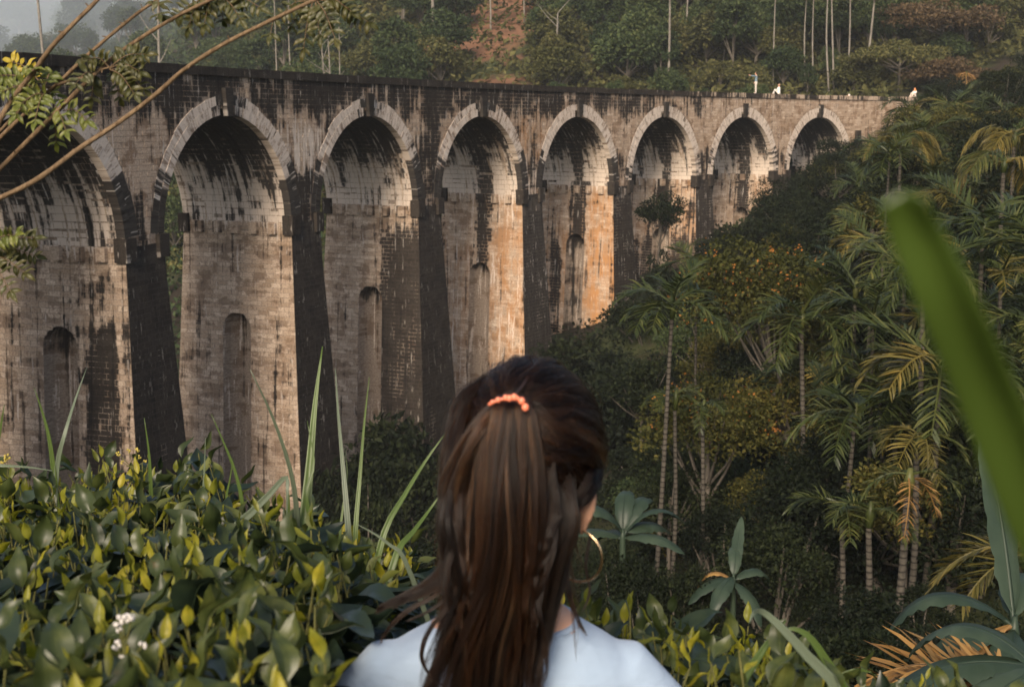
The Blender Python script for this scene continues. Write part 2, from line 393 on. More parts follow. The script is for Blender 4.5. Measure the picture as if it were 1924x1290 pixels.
def build_ground():
    u = np.linspace(-1, 1, 230)
    X = 15 + np.sinh(u * 3.2) / np.sinh(3.2) * 520
    v = np.linspace(0, 1, 260)
    Y = -25 + (np.sinh(v * 3.4) / np.sinh(3.4)) * 960
    gx, gy = np.meshgrid(X, Y)
    z = ground(gx, gy).reshape(gx.shape)
    r = np.hypot(gx, gy)
    bump = np.array([mnoise.noise((a * .09, b * .09, 0)) + .5 * mnoise.noise((a * .31, b * .31, 5)) for a, b in zip(gx.ravel(), gy.ravel())]).reshape(gx.shape)
    z = z + bump * np.clip((r - 25) / 60, 0, 1) * 0.7
    V = np.stack([gx, gy, z], 2).reshape(-1, 3)
    nx = len(X)
    i, j = np.meshgrid(np.arange(len(Y) - 1), np.arange(nx - 1), indexing='ij')
    a = (i * nx + j).ravel()
    Fq = np.stack([a, a + 1, a + nx + 1, a + nx], 1)
    t = NT('hillside_earth'); tc = t.n('ShaderNodeTexCoord')
    pos = tc.outputs['Object']
    n1 = t.noise(pos, 0.16, 6, .6); n2 = t.noise(pos, 2.2, 5, .6)
    green = t.mix(n2, (0.018, 0.026, 0.012, 1), (0.06, 0.065, 0.026, 1))
    soil = t.mix(n2, (0.075, 0.045, 0.028, 1), (0.25, 0.125, 0.07, 1))
    dark = t.mix(n2, (0.012, 0.011, 0.008, 1), (0.045, 0.032, 0.022, 1))
    # bare red earth: patches of the cutting beyond the viaduct
    sp = t.n('ShaderNodeSeparateXYZ'); t.l(pos, sp.inputs[0])
    def blob(x, y, rx, ry):
        dx = t.math('DIVIDE', t.math('SUBTRACT', sp.outputs[0], x), rx); dy = t.math('DIVIDE', t.math('SUBTRACT', sp.outputs[1], y), ry)
        return t.math('ADD', t.math('MULTIPLY', dx, dx), t.math('MULTIPLY', dy, dy))
    m = None
    for b in ((-1.5, 180, 6.0, 20), (-11, 172, 7, 9), (-3, 150, 6, 12), (33, 138, 5, 6)):
        e = t.math('SUBTRACT', 1.0, blob(*b)); m = e if m is None else t.math('MAXIMUM', m, e)
    f = t.step(t.math('ADD', m, t.math('MULTIPLY_ADD', n1, 2.4, -1.3)), 0.05, 0.45)
    c = t.mix(t.step(n1, 0.42, 0.6), green, dark)
    c = t.mix(f, c, soil)
    me = mesh_np('ground', V, Fq, t.done(t.bsdf(c, 0.95, 0.1, n2, 0.8, 0.15)), True)
    o = link('ground', me); tag(o, kind='structure')
build_ground()

# ------------------------------------------------------------------ the viaduct
RB, BCX, BCY, TH0 = 171.725, 149.169, -5.854, 0.3555
SP, CLR, WD = 12.1974, 9.7102, 5.92          # pier spacing, clear span, width
ZT = 2.104                                   # top of the coping
ZC = ZT - 0.36                               # underside of the coping
RAD = CLR / 2
ZS = ZT - 1.9 - RAD                          # springing line
ZI = ZT - 7.30                               # underside of the corbels
RING = 0.86
S_END = 90.1
S_BEG = -2 * SP - RAD - 3.0
ARCH = list(range(-2, 7))                    # nine arches, index 0 is the first whole one in view

def W3(s, z, u):
    """s along the curve on the near face, z up, u away from the near face"""
    th = TH0 + np.asarray(s, float) / RB
    r = RB + np.asarray(u, float)
    return np.stack(np.broadcast_arrays(BCX - r * np.cos(th), BCY + r * np.sin(th), np.asarray(z, float)), -1)
def fbat(z, k=0): return (0.045 + 0.004 * k) * np.maximum(0, ZI - np.asarray(z, float))   # batter of the near face
def sbat(z): return 0.060 * np.maximum(0, ZI - np.asarray(z, float))                      # batter of the side faces

class Blocks:
    """bevelled masonry blocks laid on a face; face(a, b, d) maps face coordinates to the world"""
    def __init__(self): self.A = []; self.groups = []
    def lay(self, face, rows, proud=0.007, joint=0.008, swap=False, fn=None):
        """rows: (a0,a1,b0,b1,grime,lime,rust,st_h,st_k)"""
        r = np.array(rows, float)
        if not len(r): return
        n = len(r)
        pr = proud + RS.uniform(-0.005, 0.006, n)
        j = joint; bev = 0.006
        a0, a1, b0, b1 = r[:, 0] + j, r[:, 1] - j, r[:, 2] + j, r[:, 3] - j
        co = []
        for d, e in ((pr, bev), (np.full(n, -0.03), 0.0)):
            for (aa, bb) in ((a0 + e, b0 + e), (a1 - e, b0 + e), (a1 - e, b1 - e), (a0 + e, b1 - e)):
                co.append(face(aa, bb, d))
        V = np.stack(co, 1)                                # n,8,3
        wid = (r[:, 1] - r[:, 0]) if not swap else -(r[:, 3] - r[:, 2])
        at8 = np.repeat(np.concatenate([r[:, 4:9], wid[:, None]], 1)[:, None], 8, 1)
        if fn is not None:      # weathering read at every corner; the row keeps only its own small difference
            for i, (aa, bb) in enumerate(((a0, b0), (a1, b0), (a1, b1), (a0, b1)) * 2):
                g_, l_, u_ = fn(aa, bb)[:3]
                at8[:, i, 0] += g_; at8[:, i, 1] += l_; at8[:, i, 2] += u_
        self.groups.append((V, at8))
    def arrays(self):
        return np.concatenate([g[0] for g in self.groups]), np.concatenate([g[1] for g in self.groups])
BQ = np.array([(0, 1, 2, 3), (0, 4, 5, 1), (1, 5, 6, 2), (2, 6, 7, 3), (3, 7, 4, 0)])
def blocks_mesh(name, V, at_, mat):
    n = len(V)
    Q = (BQ[None] + (np.arange(n) * 8)[:, None, None]).reshape(-1, 4)
    rep = np.asarray(at_).reshape(-1, 6)
    ctr = V.reshape(-1, 3)
    z = ctr[:, 2]
    w = rep[:, 5] if rep.shape[1] > 5 else 0.0
    h = rep[:, 3] + np.where(w >= 0, w * np.tile([-.5, .5, .5, -.5, -.5, .5, .5, -.5], n), -w * np.tile([-.5, -.5, .5, .5, -.5, -.5, .5, .5], n))
    st = np.stack([h, z, rep[:, 4]], 1)
    return mesh_np(name, ctr, Q, mat, False, dict(grime=rep[:, 0], lime=rep[:, 1], rust=rep[:, 2], st=st))

PIERS = list(range(-2, 7))       # pier k stands at s = (k + 0.5) * SP
# weathering by pier: front grime, front lime, side grime, side rust, side lime
PW = {-2: (1.1, .1, .2, .1, .2), -1: (1.15, .12, .10, .05, .30), 0: (1.15, .25, .06, .08, .32), 1: (1.12, .12, .08, .10, .28), 2: (.98, .75, .02, .55, .45), 3: (.95, .55, .04, .75, .30), 4: (.98, .65, .15, .5, .35), 5: (.98, .4, .18, .35, .4), 6: (.6, .3, .3, .2, .3)}

def spandrel_attr(s, z):
    """soot and algae on the near spandrel wall: a dark band under the coping, darker to the left, pale pockets between the arches"""
    s = np.asarray(s, float); z = np.asarray(z, float)
    along = sstep(-20, 84, s)
    top = sstep(ZC - 2.6, ZC - 0.7, z)
    g = top * (0.52 - 0.45 * sstep(36, 72, s)) + (1 - top) * (0.26 - 0.22 * along)
    k = np.round(s / SP - 0.5)
    ds = np.abs(s - (k + .5) * SP)
    pocket = sstep(2.6, 0.8, ds) * sstep(ZS + 1.4, ZS + 3.0, z) * (1 - top)
    pale = np.select([k == -1, k == 0, k == 1, k == 2, k == 3, k == 4], [.14, .06, .40, .22, .06, .04], .08)
    g = g * (1 - pocket) + pale * pocket
    low = sstep(ZS + 2.9, ZS + 1.5, z) * sstep(3.0, 1.4, ds)
    lg = np.select([k == -1, k == 0, k == 1, k == 2, k == 3, k == 4, k == 5], [.45, .7, .48, .34, .24, .36, .40], .36)
    g = g * (1 - low) + lg * low
    g = np.where(s > 5.7 * SP, g * .55, g)
    lm = 0.35 + 0.35 * pocket * (k == 0) + 0.3 * (k == 2) * low
    ru = 0.15 + 0.5 * pocket * (k == 2) + .3 * low * (k == 2)
    return g, lm, ru

def build_viaduct():
    root = empty('viaduct', W3(0, ZI - 12, WD / 2))
    tag(root, 'curved brick railway viaduct of tall arches, blackened by soot, crossing the valley', 'viaduct')
    base = Vector(root.location)
    def put(name, me, parent=root):
        o = bpy.data.objects.new(name, me); COL.objects.link(o); o.parent = parent
        o.location = -base if parent is root else (0, 0, 0)
        return o
    def ringmask(s, z, r):
        m = np.zeros(np.shape(s), bool)
        for i in ARCH:
            d = np.asarray(s) - i * SP
            m |= (np.hypot(d, z - ZS) < r) & (z >= ZS) | (np.abs(d) < min(r, RAD + .6)) & (z < ZS)
        return m
    # ---- core: mortar-coloured body behind the blocks
    mb_V, mb_Q, mb_A, nn = [], [], [], 0
    def grid(fn, A, B, attr):
        nonlocal nn
        a, b = np.meshgrid(A, B, indexing='ij')
        V = fn(a, b); na, nb = a.shape
        i, j = np.meshgrid(np.arange(na - 1), np.arange(nb - 1), indexing='ij')
        q = (i * nb + j).ravel()
        mb_V.append(V.reshape(-1, 3)); mb_Q.append(np.stack([q, q + nb, q + nb + 1, q + 1], 1) + nn); nn += V.reshape(-1, 3).shape[0]
        mb_A.append(np.stack([np.broadcast_to(x, a.shape).ravel() for x in attr(a, b)], 1))
    def sp_attr(a, b):
        lo = low_edge(a); z = lo + (ZC - lo) * b
        g, l, r = spandrel_attr(a, z); return g, l, r, a, z, 0 * a
    def low_edge(s):
        s = np.asarray(s, float)
        z = np.full(s.shape, ZS - 0.02)
        for i in ARCH:
            d = np.abs(s - i * SP); r = RAD + 0.25
            z = np.maximum(z, np.where(d < r, ZS + np.sqrt(np.maximum(r * r - d * d, 0)), -99))
        z = np.where(s > 6 * SP + RAD + 0.4, ZS - 6.0, z)
        return z
    svals = np.arange(S_BEG, S_END + 0.01, 0.2)
    grid(lambda a, b: W3(a, low_edge(a) + (ZC - low_edge(a)) * b, 0.0), svals, np.linspace(0, 1, 9), sp_attr)
    grid(lambda a, b: W3(a, low_edge(a) + (ZC - low_edge(a)) * b, WD), svals, np.linspace(0, 1, 5), sp_attr)
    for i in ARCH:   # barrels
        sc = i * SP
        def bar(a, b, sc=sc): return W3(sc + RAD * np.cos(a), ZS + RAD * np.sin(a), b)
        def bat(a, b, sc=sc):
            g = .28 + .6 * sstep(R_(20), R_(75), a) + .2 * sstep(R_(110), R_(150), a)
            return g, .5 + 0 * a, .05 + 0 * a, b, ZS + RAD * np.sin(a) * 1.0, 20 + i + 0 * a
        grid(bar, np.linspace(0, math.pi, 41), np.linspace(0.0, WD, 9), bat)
    for k in PIERS:  # piers
        sL, sR = (k + .5) * SP - (SP - CLR) / 2, (k + .5) * SP + (SP - CLR) / 2
        zb = min(gz(*W3((sL + sR) / 2, 0, WD / 2)[:2]), gz(*W3((sL + sR) / 2, 0, 0)[:2])) - 2.0
        zz = np.linspace(zb, ZS, 12)
        fg, fl, sg, sr, sl = PW[k]
        grid(lambda a, b: W3(sL - sbat(b) + (sR - sL + 2 * sbat(b)) * a, b, -fbat(b, k)), np.linspace(0, 1, 4), zz, lambda a, b: (fg + 0 * a, fl + 0 * a, 0 * a, a * 2.5 + 40 * k, b, 40 + k + 0 * a))
        grid(lambda a, b: W3(sL - sbat(b) + (sR - sL + 2 * sbat(b)) * a, b, WD + fbat(b, k)), np.linspace(0, 1, 4), zz, lambda a, b: (fg + 0 * a, fl + 0 * a, 0 * a, a * 2.5, b, 40 + k + 0 * a))
        grid(lambda a, b: W3(sR + sbat(b), b, -fbat(b, k) + (WD + 2 * fbat(b, k)) * a), np.linspace(0, 1, 8), zz, lambda a, b: (sg + 0 * a, sl + 0 * a, sr + 0 * a, a * 6, b, 60 + k + 0 * a))
        # near-side wall with its niche left open
        hw, nt = niche(k)
        uc = WD / 2
        def side(a, b): return W3(sL - sbat(b), b, a)
        sattr = lambda a, b, k=k: side_attr(k, a, b)
        def jmp(a, b, lo, hi): return lo + (hi - lo) * a
        nb = np.concatenate([np.linspace(zb, nt - hw, 8), nt - hw + hw * np.sin(np.linspace(0, math.pi / 2, 7))[1:], np.linspace(nt, ZS, 8)[1:]])
        def edge(b): return np.where(b <= nt - hw, hw, np.sqrt(np.maximum(hw * hw - (b - nt + hw) ** 2, 0)) * (b < nt))
        grid(lambda a, b: side(-fbat(b, k) + (uc - edge(b) + fbat(b, k)) * a, b), np.linspace(0, 1, 6), nb, lambda a, b: sattr(-fbat(b, k) + (uc - edge(b) + fbat(b, k)) * a, b))
        grid(lambda a, b: side(uc + edge(b) + (WD + fbat(b, k) - uc - edge(b)) * a, b), np.linspace(0, 1, 6), nb, lambda a, b: sattr(uc + edge(b) + (WD + fbat(b, k) - uc - edge(b)) * a, b))
        # niche: curved back, arched head
        bn = nb[nb <= nt + 1e-6]
        def nich(a, b):
            e = edge(b); dep = 0.85 * np.cos(a * math.pi / 2) ** 0.5 * np.sqrt(np.maximum(e / hw, 0))
            return W3(sL - sbat(b) + dep, b, uc + e * a)
        grid(nich, np.linspace(-1, 1, 13), bn, lambda a, b: (sg * .5 + .62 * sstep(nt - 1.6, nt - .1, b) + .32 * (k == 3), .45 + 0 * a, .05 + 0 * a, a * .8 + 3, b, 90 + k + 0 * a))
    # deck, under coping
    grid(lambda a, b: W3(a, ZT - 1.0, b), np.arange(S_BEG, S_END, 2.0), np.array([0.3, WD - .3]), lambda a, b: (.6 + 0 * a, .1 + 0 * a, 0 * a, a, b, 0 * a))
    for uu in (0.42, WD - 0.42):
        grid(lambda a, b: W3(a, b, uu), np.arange(S_BEG, S_END, 2.0), np.array([ZT - 1.0, ZC]), lambda a, b: (.6 + 0 * a, .1 + 0 * a, 0 * a, a, b, 0 * a))
    for ss in (S_BEG, S_END):
        grid(lambda a, b: W3(ss, b, a), np.linspace(0, WD, 5), np.linspace(ZS - 6, ZC, 6), lambda a, b: (.3 + 0 * a, .3 + 0 * a, 0 * a, a, b, 7 + 0 * a))
    A = np.concatenate(mb_A)
    me = mesh_np('mortar_core', np.concatenate(mb_V), np.concatenate(mb_Q), M['mortar'], False, dict(grime=A[:, 0], lime=A[:, 1], rust=A[:, 2], st=A[:, 3:6]))
    put('mortar_core', me)

    # ---- blocks of the near spandrel wall
    sb = Blocks(); rows = []
    CH = 0.215
    nrow = int((ZC - (ZS - 6)) / CH)
    for r in range(nrow):
        z1 = ZC - r * CH; z0 = z1 - CH; zm = (z0 + z1) / 2
        s = S_BEG + (r % 2) * 0.27
        while s < S_END - 0.2:
            L = RS.uniform(0.42, 0.72); a, b = s, min(s + L, S_END); s += L
            # clip against arch extrados
            for i in ARCH:
                d = RAD + RING
                if zm < ZS: e = RAD + .62
                elif zm - ZS < d: e = math.sqrt(d * d - (zm - ZS) ** 2)
                else: continue
                c = i * SP
                if a < c + e and b > c - e:
                    if a < c - e: b = c - e
                    elif b > c + e: a = c + e
                    else: b = a
            if b - a < 0.1: continue
            if zm < ZS + 0.02 and a < 6 * SP + RAD + .5: continue
            rows.append((a, b, z0, z1, 0, 0, 0, (a + b) / 2, 0))
    rows = np.array(rows)
    g, l, ru = spandrel_attr((rows[:, 0] + rows[:, 1]) / 2, (rows[:, 2] + rows[:, 3]) / 2)
    rows[:, 4] = RS.uniform(-.04, .05, len(rows))
    sb.lay(lambda a, b, d: W3(a, b, -d), rows, fn=spandrel_attr)
    V, at_ = sb.arrays()
    wall = put('spandrel_wall', blocks_split(V, at_, rows, put, root))
    # ---- arches: barrel courses and two rings of voussoirs
    for i in ARCH:
        sc = i * SP
        bb = Blocks(); rows = []
        nphi = 50
        for q in range(0, 38):
            p0, p1 = math.pi * q / nphi, math.pi * (q + 1) / nphi
            u = 0.34 + (q % 2) * .3
            rows.append((p0 * RAD, p1 * RAD, 0.34, u, RS.uniform(-.05, .06), 0, 0, .3, 20 + i * 1.7)) if u > .4 else None
            while u < WD - .05:
                L = RS.uniform(.4, .7); u1 = min(u + L, WD)
                rows.append((p0 * RAD, p1 * RAD, u, u1, RS.uniform(-.05, .06), 0, 0, (u + u1) / 2, 20 + i * 1.7)); u = u1
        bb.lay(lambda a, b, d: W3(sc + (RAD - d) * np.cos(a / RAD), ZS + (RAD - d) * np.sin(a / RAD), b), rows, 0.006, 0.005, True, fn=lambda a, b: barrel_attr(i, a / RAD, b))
        V, at_ = bb.arrays()
        ar = put('arch', blocks_mesh('arch_barrel', V, at_, M['stone']))
        if i < -1: continue
        ring_i = []
        for (r0, r1, n, prd) in ((RAD - 0.012, RAD + .40, 26, .028), (RAD + .40, RAD + RING - .06, 20, .018)):
            for q in range(n):
                p0, p1 = R_(4) + (math.pi - R_(8)) * q / n, R_(4) + (math.pi - R_(8)) * (q + 1) / n
                pm = (p0 + p1) / 2
                if abs(pm - math.pi / 2) < 0.075: continue
                outer = r1 > RAD + .5
                rr1 = r1 + (RS.uniform(-.06, .10) * (1 if i < 3 else .4) if outer else 0); j = 0.0015 / r0
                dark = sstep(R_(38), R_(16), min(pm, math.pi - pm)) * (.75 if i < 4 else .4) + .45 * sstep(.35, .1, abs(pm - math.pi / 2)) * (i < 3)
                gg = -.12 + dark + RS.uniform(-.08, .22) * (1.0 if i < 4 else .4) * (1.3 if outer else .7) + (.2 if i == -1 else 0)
                vb = Blocks()
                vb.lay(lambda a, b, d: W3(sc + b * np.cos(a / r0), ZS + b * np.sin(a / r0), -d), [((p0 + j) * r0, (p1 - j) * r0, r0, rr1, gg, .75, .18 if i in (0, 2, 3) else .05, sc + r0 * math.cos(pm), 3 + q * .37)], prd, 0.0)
                # full depth ring: back to 0.34 m inside the barrel
                Vv, Av = vb.arrays()
                for kk, (aa, b_) in enumerate(((p0 + j, r0), (p1 - j, r0), (p1 - j, rr1), (p0 + j, rr1))):
                    Vv[0, 4 + kk] = W3(sc + b_ * math.cos(aa), ZS + b_ * math.sin(aa), 0.34 if not outer else .2)
                me = blocks_mesh('voussoir', Vv, Av, M['voussoir'])
                ring_i.append(put('voussoir', me, ar))
        # keystone
        p0, p1 = math.pi / 2 - .052, math.pi / 2 + .052
        kb = Blocks(); kb.lay(lambda a, b, d: W3(sc + b * np.cos(a) * (0.9 + .25 * (b > RAD + .4)), ZS + b * np.sin(a), -d), [(p0, p1, RAD - .06, RAD + RING + .22, .95 if i < 5 else .9, .25, 0, sc, 5)], .17, 0)
        V, at_ = kb.arrays()
        put('keystone', blocks_mesh('keystone', V, at_, M['voussoir']), ar)
    # ---- piers
    for k in PIERS:
        sL, sR = (k + .5) * SP - (SP - CLR) / 2, (k + .5) * SP + (SP - CLR) / 2
        zb = min(gz(*W3((sL + sR) / 2, 0, WD / 2)[:2]), gz(*W3((sL + sR) / 2, 0, 0)[:2])) - 1.2
        fg, fl, sg, sr, sl = PW[k]
        fb = Blocks(); rows = []; rs = []
        hw, nt = niche(k); uc = WD / 2
        n = int((ZS - zb) / CH)
        for r in range(n):
            z1 = ZS - r * CH; z0 = z1 - CH; zm = (z0 + z1) / 2
            a0, a1 = sL - float(sbat(zm)), sR + float(sbat(zm))
            s = a0
            first = True
            while s < a1 - .05:
                L = RS.uniform(.38, .6) if not first or r % 2 else .25
                first = False
                e = min(s + L, a1)
                if a1 - e < .12: e = a1
                rows.append((s, e, z0, z1, fg + RS.uniform(-.06, .04), fl, 0, s - sL + 40 * k, 40 + k)); s = e
            u, u_end = -float(fbat(zm, k)), WD + float(fbat(zm, k))
            first = True
            while u < u_end - .05:
                L = RS.uniform(.38, .6) if not first or r % 2 == 0 else .25
                first = False
                e = min(u + L, u_end)
                if u_end - e < .12: e = u_end
                # leave the niche open
                ed = hw if zm <= nt - hw else (math.sqrt(max(hw * hw - (zm - nt + hw) ** 2, 0)) if zm < nt else 0)
                a, b = u, e
                if ed and a < uc + ed and b > uc - ed:
                    if a < uc - ed: b = uc - ed
                    elif b > uc + ed: a = uc + ed
                    else: b = a
                if b - a > .06:
                    rs.append((a, b, z0, z1, RS.uniform(-.05, .06), 0, 0, (a + b) / 2, 60 + k))
                u = e
        fb.lay(lambda a, b, d: W3(a, b, -d - fbat(b, k)), rows)
        fb.lay(lambda a, b, d: W3(sL - sbat(b) - d, b, a), rs, 0.007, fn=lambda a, b: side_attr(k, a, b))
        V, at_ = fb.arrays()
        pr = put('pier', blocks_mesh('pier_courses', V, at_, M['stone']))
        # corbels along the side and impost blocks at the corners
        def block(name, c_u, half_u, z0, z1, out, gr, lime=.4, front=False):
            b = Blocks()
            if front: b.lay(lambda a, b_, d: W3(a, b_, -d), [(c_u - half_u, c_u + half_u, z0, z1, gr, .3, 0, c_u, 50)], out, 0)
            else: b.lay(lambda a, b_, d: W3(sL - d, b_, a), [(c_u - half_u, c_u + half_u, z0, z1, gr, lime, .1, c_u, 50 + k)], out, 0)
            V, at_ = b.arrays()
            put(name, blocks_mesh(name, V, at_, M['stone']), pr)
        for q in range(5):
            if k == 2 and q == 2: gr = .9
            else: gr = -.1 + RS.uniform(0, .22)
            block('corbel', 0.95 + q * 1.0, .20, ZI, ZI + .52, .22, gr)
        for (cs) in (sL + .18, sR - .18):
            block('impost', cs, .33, ZI - .02, ZI + .88, .17, .97, front=True)
        block('impost', 0.10, .28, ZI - .02, ZI + .88, .18, .97)
        block('impost', WD - .10, .28, ZI - .02, ZI + .85, .18, .95)
    # right-hand half pier block beside the last arch
    b = Blocks(); b.lay(lambda a, b_, d: W3(a, b_, -d), [(6 * SP + RAD + .9, 6 * SP + RAD + 2.0, ZI + 2.2, ZI + 3.4, .9, .2, 0, 3, 3), (6 * SP + RAD + 1.05, 6 * SP + RAD + 1.75, ZI + 3.42, ZI + 4.2, .8, .2, 0, 3, 3)], .25, 0)
    V, at_ = b.arrays(); put('impost', blocks_mesh('impost', V, at_, M['stone']))
    # ---- coping stones, near and far parapet
    cop = empty('parapet', (0, 0, 0), parent=root); cop.location = -base
    n = int((S_END - S_BEG) / 1.15)
    for q in range(n):
        a, b = S_BEG + (S_END - S_BEG) * q / n, S_BEG + (S_END - S_BEG) * (q + 1) / n
        for (u0, u1) in ((-.10, .46), (WD - .46, WD + .10)):
            dz = RS.uniform(-.012, .012)
            V = np.stack([W3(s_, z_, u_) for s_, z_, u_ in ((a + .008, ZC, u0), (b - .008, ZC, u0), (b - .008, ZT + dz, u0), (a + .008, ZT + dz, u0), (a + .008, ZC, u1), (b - .008, ZC, u1), (b - .008, ZT + dz, u1), (a + .008, ZT + dz, u1))])[None]
            Q = np.concatenate([BQ, [(4, 7, 6, 5)]])
            g = .72 - .40 * float(sstep(30, 75, a))
            at8 = np.full(8, 1.0)
            me = mesh_np('coping_stone', V[0], Q, M['stone'], False, dict(grime=at8 * g, lime=at8 * .15, rust=at8 * 0, st=np.stack([np.array([a, b, b, a, a, b, b, a]), V[0][:, 2], np.full(8, 3.0 + (u0 > 1))], 1)))
            if u0 < 1 or True:
                put('coping_stone', me, cop)
    return root
def niche(k):
    """half width and top of the arched recess in the side of pier k"""
    return 0.76, {-2: -9.0, -1: -7.7, 0: -8.9, 1: -9.1, 2: -9.0, 3: -8.1, 4: -8.5, 5: -7.5, 6: -7.5}[k]
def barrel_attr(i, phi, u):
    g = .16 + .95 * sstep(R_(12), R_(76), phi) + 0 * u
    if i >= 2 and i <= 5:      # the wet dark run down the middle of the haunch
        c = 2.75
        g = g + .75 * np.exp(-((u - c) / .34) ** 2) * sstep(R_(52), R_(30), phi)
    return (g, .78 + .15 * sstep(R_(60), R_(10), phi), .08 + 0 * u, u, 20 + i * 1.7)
def side_attr(k, u, z):
    fg, fl, sg, sr, sl = PW[k]
    u = np.asarray(u, float); z = np.asarray(z, float)
    g = sg + 0 * u * z
    if k in (2, 3, 4, 5):
        g = g + .85 * np.exp(-((u - 2.85) / (.42 + .02 * (ZS - z))) ** 2) * sstep(-16, -8, z)
    if k == 1:
        g = g + .75 * sstep(2.9, 1.0, u - .12 * (ZI - z)) * sstep(ZI + .5, ZI - 2.0, z)
    if k == -1:
        g = g + .55 * np.exp(-((u - 1.0) / .7) ** 2) * sstep(-7, -9, z)
    if k == 3:
        g = g + .6 * np.exp(-((u - 4.5) / .5) ** 2) * sstep(-7.5, -9.5, z)
    if k == 4: g = g + .3 * sstep(-8, -10, z)
    g = g + .10 * sstep(.4, .0, u)
    rust = sr * (.35 + .65 * sstep(3.2, 1.0, u) + .3 * sstep(-6, -9, z)) + 0 * g
    lime = sl + .35 * sstep(ZI - .2, ZS, z) + 0 * g
    return g, lime, rust, u + 0 * g, z + 0 * g, 60 + k + 0 * g
def blocks_split(V, at_, rows, put, root):
    """the 300 spandrel blocks that show largest become parts of their own, the rest one mesh"""
    sm = rows[:, 0] + rows[:, 1]
    ctr = V[:, :4].mean(1)
    dist = np.linalg.norm(ctr, axis=1)
    px = CX + F_PX * ctr[:, 0] / ctr[:, 1]
    vis = (px > 5) & (rows[:, 2] > ZS + .5)
    score = np.where(vis, dist / np.sqrt((rows[:, 1] - rows[:, 0])), 1e9)
    pick = np.argsort(score)[:300]
    mask = np.zeros(len(V), bool); mask[pick] = True
    global _BRICKS
    _BRICKS = (V[mask], at_[mask])
    me = blocks_mesh('spandrel_courses', V[~mask], at_[~mask], M['stone'])
    return me
VIADUCT = build_viaduct()
def add_single_bricks():
    wall = [o for o in VIADUCT.children if o.name.startswith('spandrel_wall')][0]
    Vb, Ab = _BRICKS
    for q in range(len(Vb)):
        c = Vb[q, :4].mean(0)
        o = link('brick', blocks_mesh('brick', Vb[q:q + 1] - c, Ab[q:q + 1], M['stone']), wall, c)
        # keep the weathering coordinate in world height
        a = o.data.attributes['st']; st = np.empty(24, np.float32); a.data.foreach_get('vector', st); st = st.reshape(8, 3); st[:, 2] = Ab[q, 0, 4]; st[:, 1] = Vb[q][:, 2]
        a.data.foreach_set('vector', st.ravel())
    tag(wall, kind='stuff')
    for o in VIADUCT.children:
        if o.name.split('.')[0] in ('arch', 'pier'): tag(o, kind='stuff')
add_single_bricks()

# ------------------------------------------------------------------ vegetation builders
def leaf_cards(P, D, U, L, W, fold=0.25):
    """diamond shaped, folded leaf faces: P base points, D leaf direction, U leaf up, L length, W half width"""
    P = np.asarray(P, float); n = len(P)
    D = D / (np.linalg.norm(D, axis=1)[:, None] + 1e-9)
    S = np.cross(D, U); S /= np.linalg.norm(S, axis=1)[:, None] + 1e-9
    N = np.cross(S, D)
    L = np.broadcast_to(L, (n,))[:, None]; W = np.broadcast_to(W, (n,))[:, None]
    mid = P + D * L * 0.45
    V = np.stack([P, mid + S * W + N * W * fold, P + D * L - N * L * .12, mid - S * W + N * W * fold], 1)
    Q = np.arange(4 * n).reshape(n, 4)
    return V.reshape(-1, 3), Q

def unit(v): return v / (np.linalg.norm(v, axis=-1, keepdims=True) + 1e-9)

def crown_leaves(R, H, n, leaf, rs, clumps=34, flat=0.0, cz=0.0, inner=0.25):
    """leaves gathered in clumps spread through an uneven crown of radius R and height H centred on cz"""
    d = unit(rs.normal(size=(clumps, 3))); d[:, 2] = np.abs(d[:, 2]) * 1.1 - 0.35
    d = unit(d)
    rad = rs.uniform(.45, 1.0, clumps) ** .6
    C = d * rad[:, None] * np.array([R, R, H / 2]) * .82
    if flat: C[:, 2] = np.round(C[:, 2] / (H / flat)) * (H / flat)
    C += rs.normal(size=C.shape) * R * .07
    C[:, 2] += cz
    cr = R * rs.uniform(.20, .40, clumps)
    k = rs.randint(0, clumps, n)
    q = unit(rs.normal(size=(n, 3)))
    q[:, 2] = np.where(rs.rand(n) < .7, np.abs(q[:, 2]), q[:, 2])
    rr = rs.rand(n) ** .33
    sq = np.array([1, 1, .32 if flat else .75])
    P = C[k] + q * (rr * cr[k])[:, None] * sq
    D = unit(q * .8 + rs.normal(size=(n, 3)) * .7 + np.array([0, 0, -.25]))
    U = unit(q * .6 + rs.normal(size=(n, 3)) * .5 + np.array([0, 0, .9]))
    L = leaf * rs.uniform(.6, 1.35, n)
    V, Q = leaf_cards(P, D, U, L, L * rs.uniform(.22, .36, n))
    return V, Q, C

def tree_mesh(name, R, H, trunk_h, tr, n, leaf, leafmat, barkmat, seed, clumps=34, flat=0.0, lean=0.0):
    """crown and trunk in one mesh, for trees too far off to show their parts"""
    rs = np.random.RandomState(seed)
    V, Q, C = crown_leaves(R, H, n, leaf, rs, clumps, flat, cz=trunk_h + H * .40)
    mb = MB(); mb.add(V, Q, 0)
    top = np.array([lean, 0, trunk_h + H * .45])
    mb.tube(smoothpath([(0, 0, -1.5), (lean * .2 + rs.uniform(-.1, .1), rs.uniform(-.1, .1), trunk_h * .5), (lean * .6, 0, trunk_h), top], 8), np.linspace(tr, tr * .4, 8), 5, 1, cap=False)
    for c in C[:7]:
        mb.tube([(lean * .5, 0, trunk_h * .85), (np.array([lean * .5, 0, trunk_h * .9]) + c) / 2 + np.array([0, 0, -.2]), c], [tr * .5, tr * .3, tr * .1], 4, 1, cap=False)
    return mb.mesh(name, [leafmat, barkmat], False)

